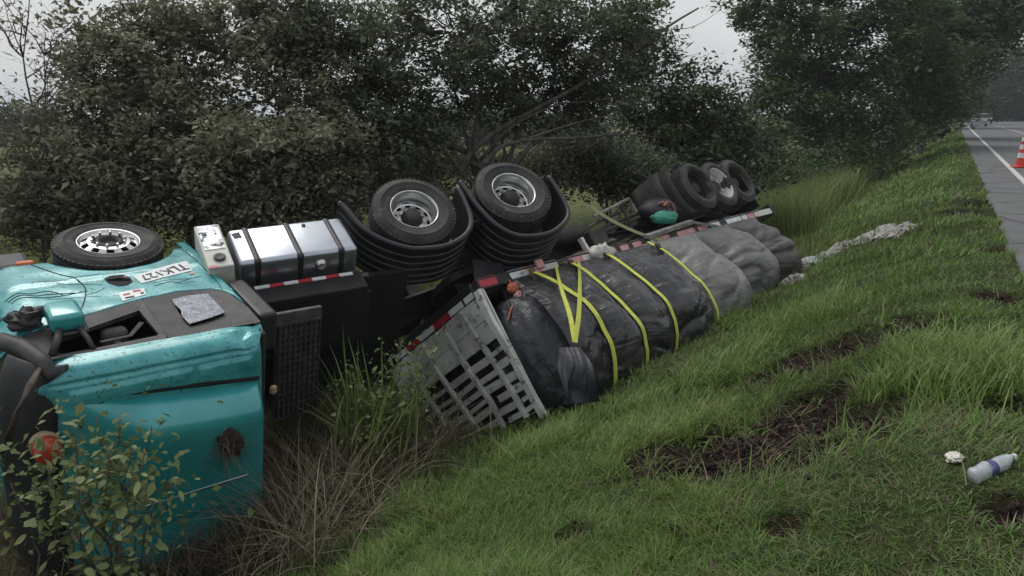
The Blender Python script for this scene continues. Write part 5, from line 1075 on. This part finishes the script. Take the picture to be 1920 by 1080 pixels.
# dry tangled grass between cab and headboard
def scatter(px, n):
    q = [ground_at(u, v) for u, v in px]; c = np.array([p[:2] for p in q]); k = rng.integers(len(c), size=n); return c[k]+rng.normal(size=(n, 2))*.28
a = scatter([(520, 900), (560, 860), (600, 900), (640, 860), (690, 890), (560, 960), (610, 980), (680, 950), (520, 1020), (590, 1050), (540, 820), (640, 830), (780, 870)], 3600); n = len(a)
grass('dry_tangle', a[:, 0], a[:, 1], .6+.85*rng.random(n), .006+.007*rng.random(n), .12+.6*rng.random(n), .8+1.3*rng.random(n), 'grass_dry', .12+.8*rng.random(n)**1.7, 'tangled brown dry grass between the cab and the headboard', 5)
a = scatter([(640, 850), (700, 870), (600, 870), (740, 860), (560, 840)], 800); n = len(a)
grass('reed_grass', a[:, 0], a[:, 1], .6+.7*rng.random(n), .008+.007*rng.random(n), .05+.3*rng.random(n), .4+.7*rng.random(n), 'grass_tall', .2*rng.random(n)+.1, 'thin olive stems among the dry tangled grass', 5)
a = scatter([(60, 1080), (150, 1080), (250, 1080), (350, 1080), (450, 1060), (30, 1000), (400, 1000)], 2600); n = len(a)
grass('ditch_grass', a[:, 0], a[:, 1], .35+.5*rng.random(n), .006+.006*rng.random(n), .1+.5*rng.random(n), .6+1.0*rng.random(n), 'grass_dry', .1+.6*rng.random(n), 'dim olive and straw grass in the ditch below the cab', 4)
# clump of long upright green blades: each blade its own piece
cb = gbase(690, 8.0, 880); GC = Thing('tall_grass_clump', 'clump of long upright green grass blades between cab and headboard', 'grass clump', cb); BM = []
for k in range(8):
    L0 = np.array([1.]); V, F = blades(np.zeros((1, 3)), L0, np.array([.036]), np.array([0.]), np.array([.02+.03*k]), np.array([.06+.13*k]), 6); V = V[0].copy(); V[::2, 2] += 0
    me = arrmesh('blade', V[None], 0, 'grass_clump', [.30+.08*k], F, True); BM.append(me)
for k in range(84):
    o = obj('blade', BM[rng.integers(8)], GC.o); h = 1.0+.85*rng.random()**1.2; o.location = (rng.normal()*.17, rng.normal()*.12, 0); o.scale = (h, .9+.5*rng.random(), h); o.rotation_euler = (rng.normal()*.07, rng.normal()*.09, rng.random()*6.283)
# tall pale green grass behind the trailer
def tallpatch(name, label, px, n, h, wd, spread, mat='grass_tall', vv=.5):
    q = np.array([gbase(u, d)[:2] for u, d in px]); k = rng.integers(len(q), size=n); a = q[k]+rng.normal(size=(n, 2))*spread
    grass(name, a[:, 0], a[:, 1], h*(.5+.7*rng.random(n)), wd*(.6+.8*rng.random(n)), .05+.25*rng.random(n), .4+.9*rng.random(n), mat, vv*(.4+.9*rng.random(n)), label, 4)
tallpatch('tall_grass', 'tall pale green grass standing behind the trailer tyres', [(1440, 24), (1480, 27), (1520, 29), (1550, 31), (1450, 22), (1490, 25), (1590, 34), (1540, 28), (1420, 21)], 13000, 1.5, .02, .65, vv=.7)
tallpatch('field_grass', 'yellowish rough grass of the pasture behind the trees', [(u, d) for u in range(-20, 1500, 90) for d in (15, 18, 22)], 30000, .42, .02, 1.0, 'grass_tall', .85)
# turf and roots torn into the roof of the cab
def wad(name, label, c, n, rad, L, seed):
    st = np.random.default_rng(seed); T_ = Thing(name, label, 'roots', c-np.array([0, 0, rad]))
    T_.part('earth_ball', lump(c, (rad*.8, rad*.6, rad*.9), 0, .5, 3, seed), 'soil_dark', smooth=True); B_ = c+st.normal(size=(n, 3))*rad*.45
    V, F = blades(B_-T_.R, L*(.4+.9*st.random(n)), .004+.004*st.random(n), st.random(n)*6.28, 1.4+st.random(n)*1.5, st.normal(size=n)*.8, 4); T_.raw('root_tangle', arrmesh('root_tangle', V, 0, 'grass_dry', st.random(n)*.7, F))
wad('torn_roots', 'clump of roots and earth stuck in the turquoise roof deflector', CB.pt(*CB.hit([(432, 828)], 2, 3.40)[0]), 160, .13, .34, 71)
0 and wad('torn_roots', 'dry stems caught along the seam of the turquoise cab roof', CB.pt(*CB.hit([(262, 722)], 2, 3.12)[0]), 70, .06, .40, 72)
wad('torn_roots', 'wad of grass jammed behind the turquoise mirror', CB.pt(*CB.hit([(115, 597)], 1, -1.24)[0]), 110, .09, .20, 73)
# ------------------------------------------------------------------ air
hz = bpy.data.materials.new('thin_haze'); hz.use_nodes = True; n = hz.node_tree.nodes; n.remove(n['Principled BSDF']); pv = n.new('ShaderNodeVolumePrincipled'); pv.inputs['Color'].default_value = (.86, .90, .95, 1); pv.inputs['Density'].default_value = .0006; pv.inputs['Anisotropy'].default_value = .2
hz.node_tree.links.new(pv.outputs[0], n['Material Output'].inputs['Volume']); MAT['thin_haze'] = hz
V, F = bx(WF, -3000, 3000, -3000, 3000, -4.2, 34); me = newmesh('haze', V, F, 'thin_haze'); fixnorm(me); obj('haze', me, None, kind='stuff', label='thin pale haze in the air over road and pasture', category='haze')
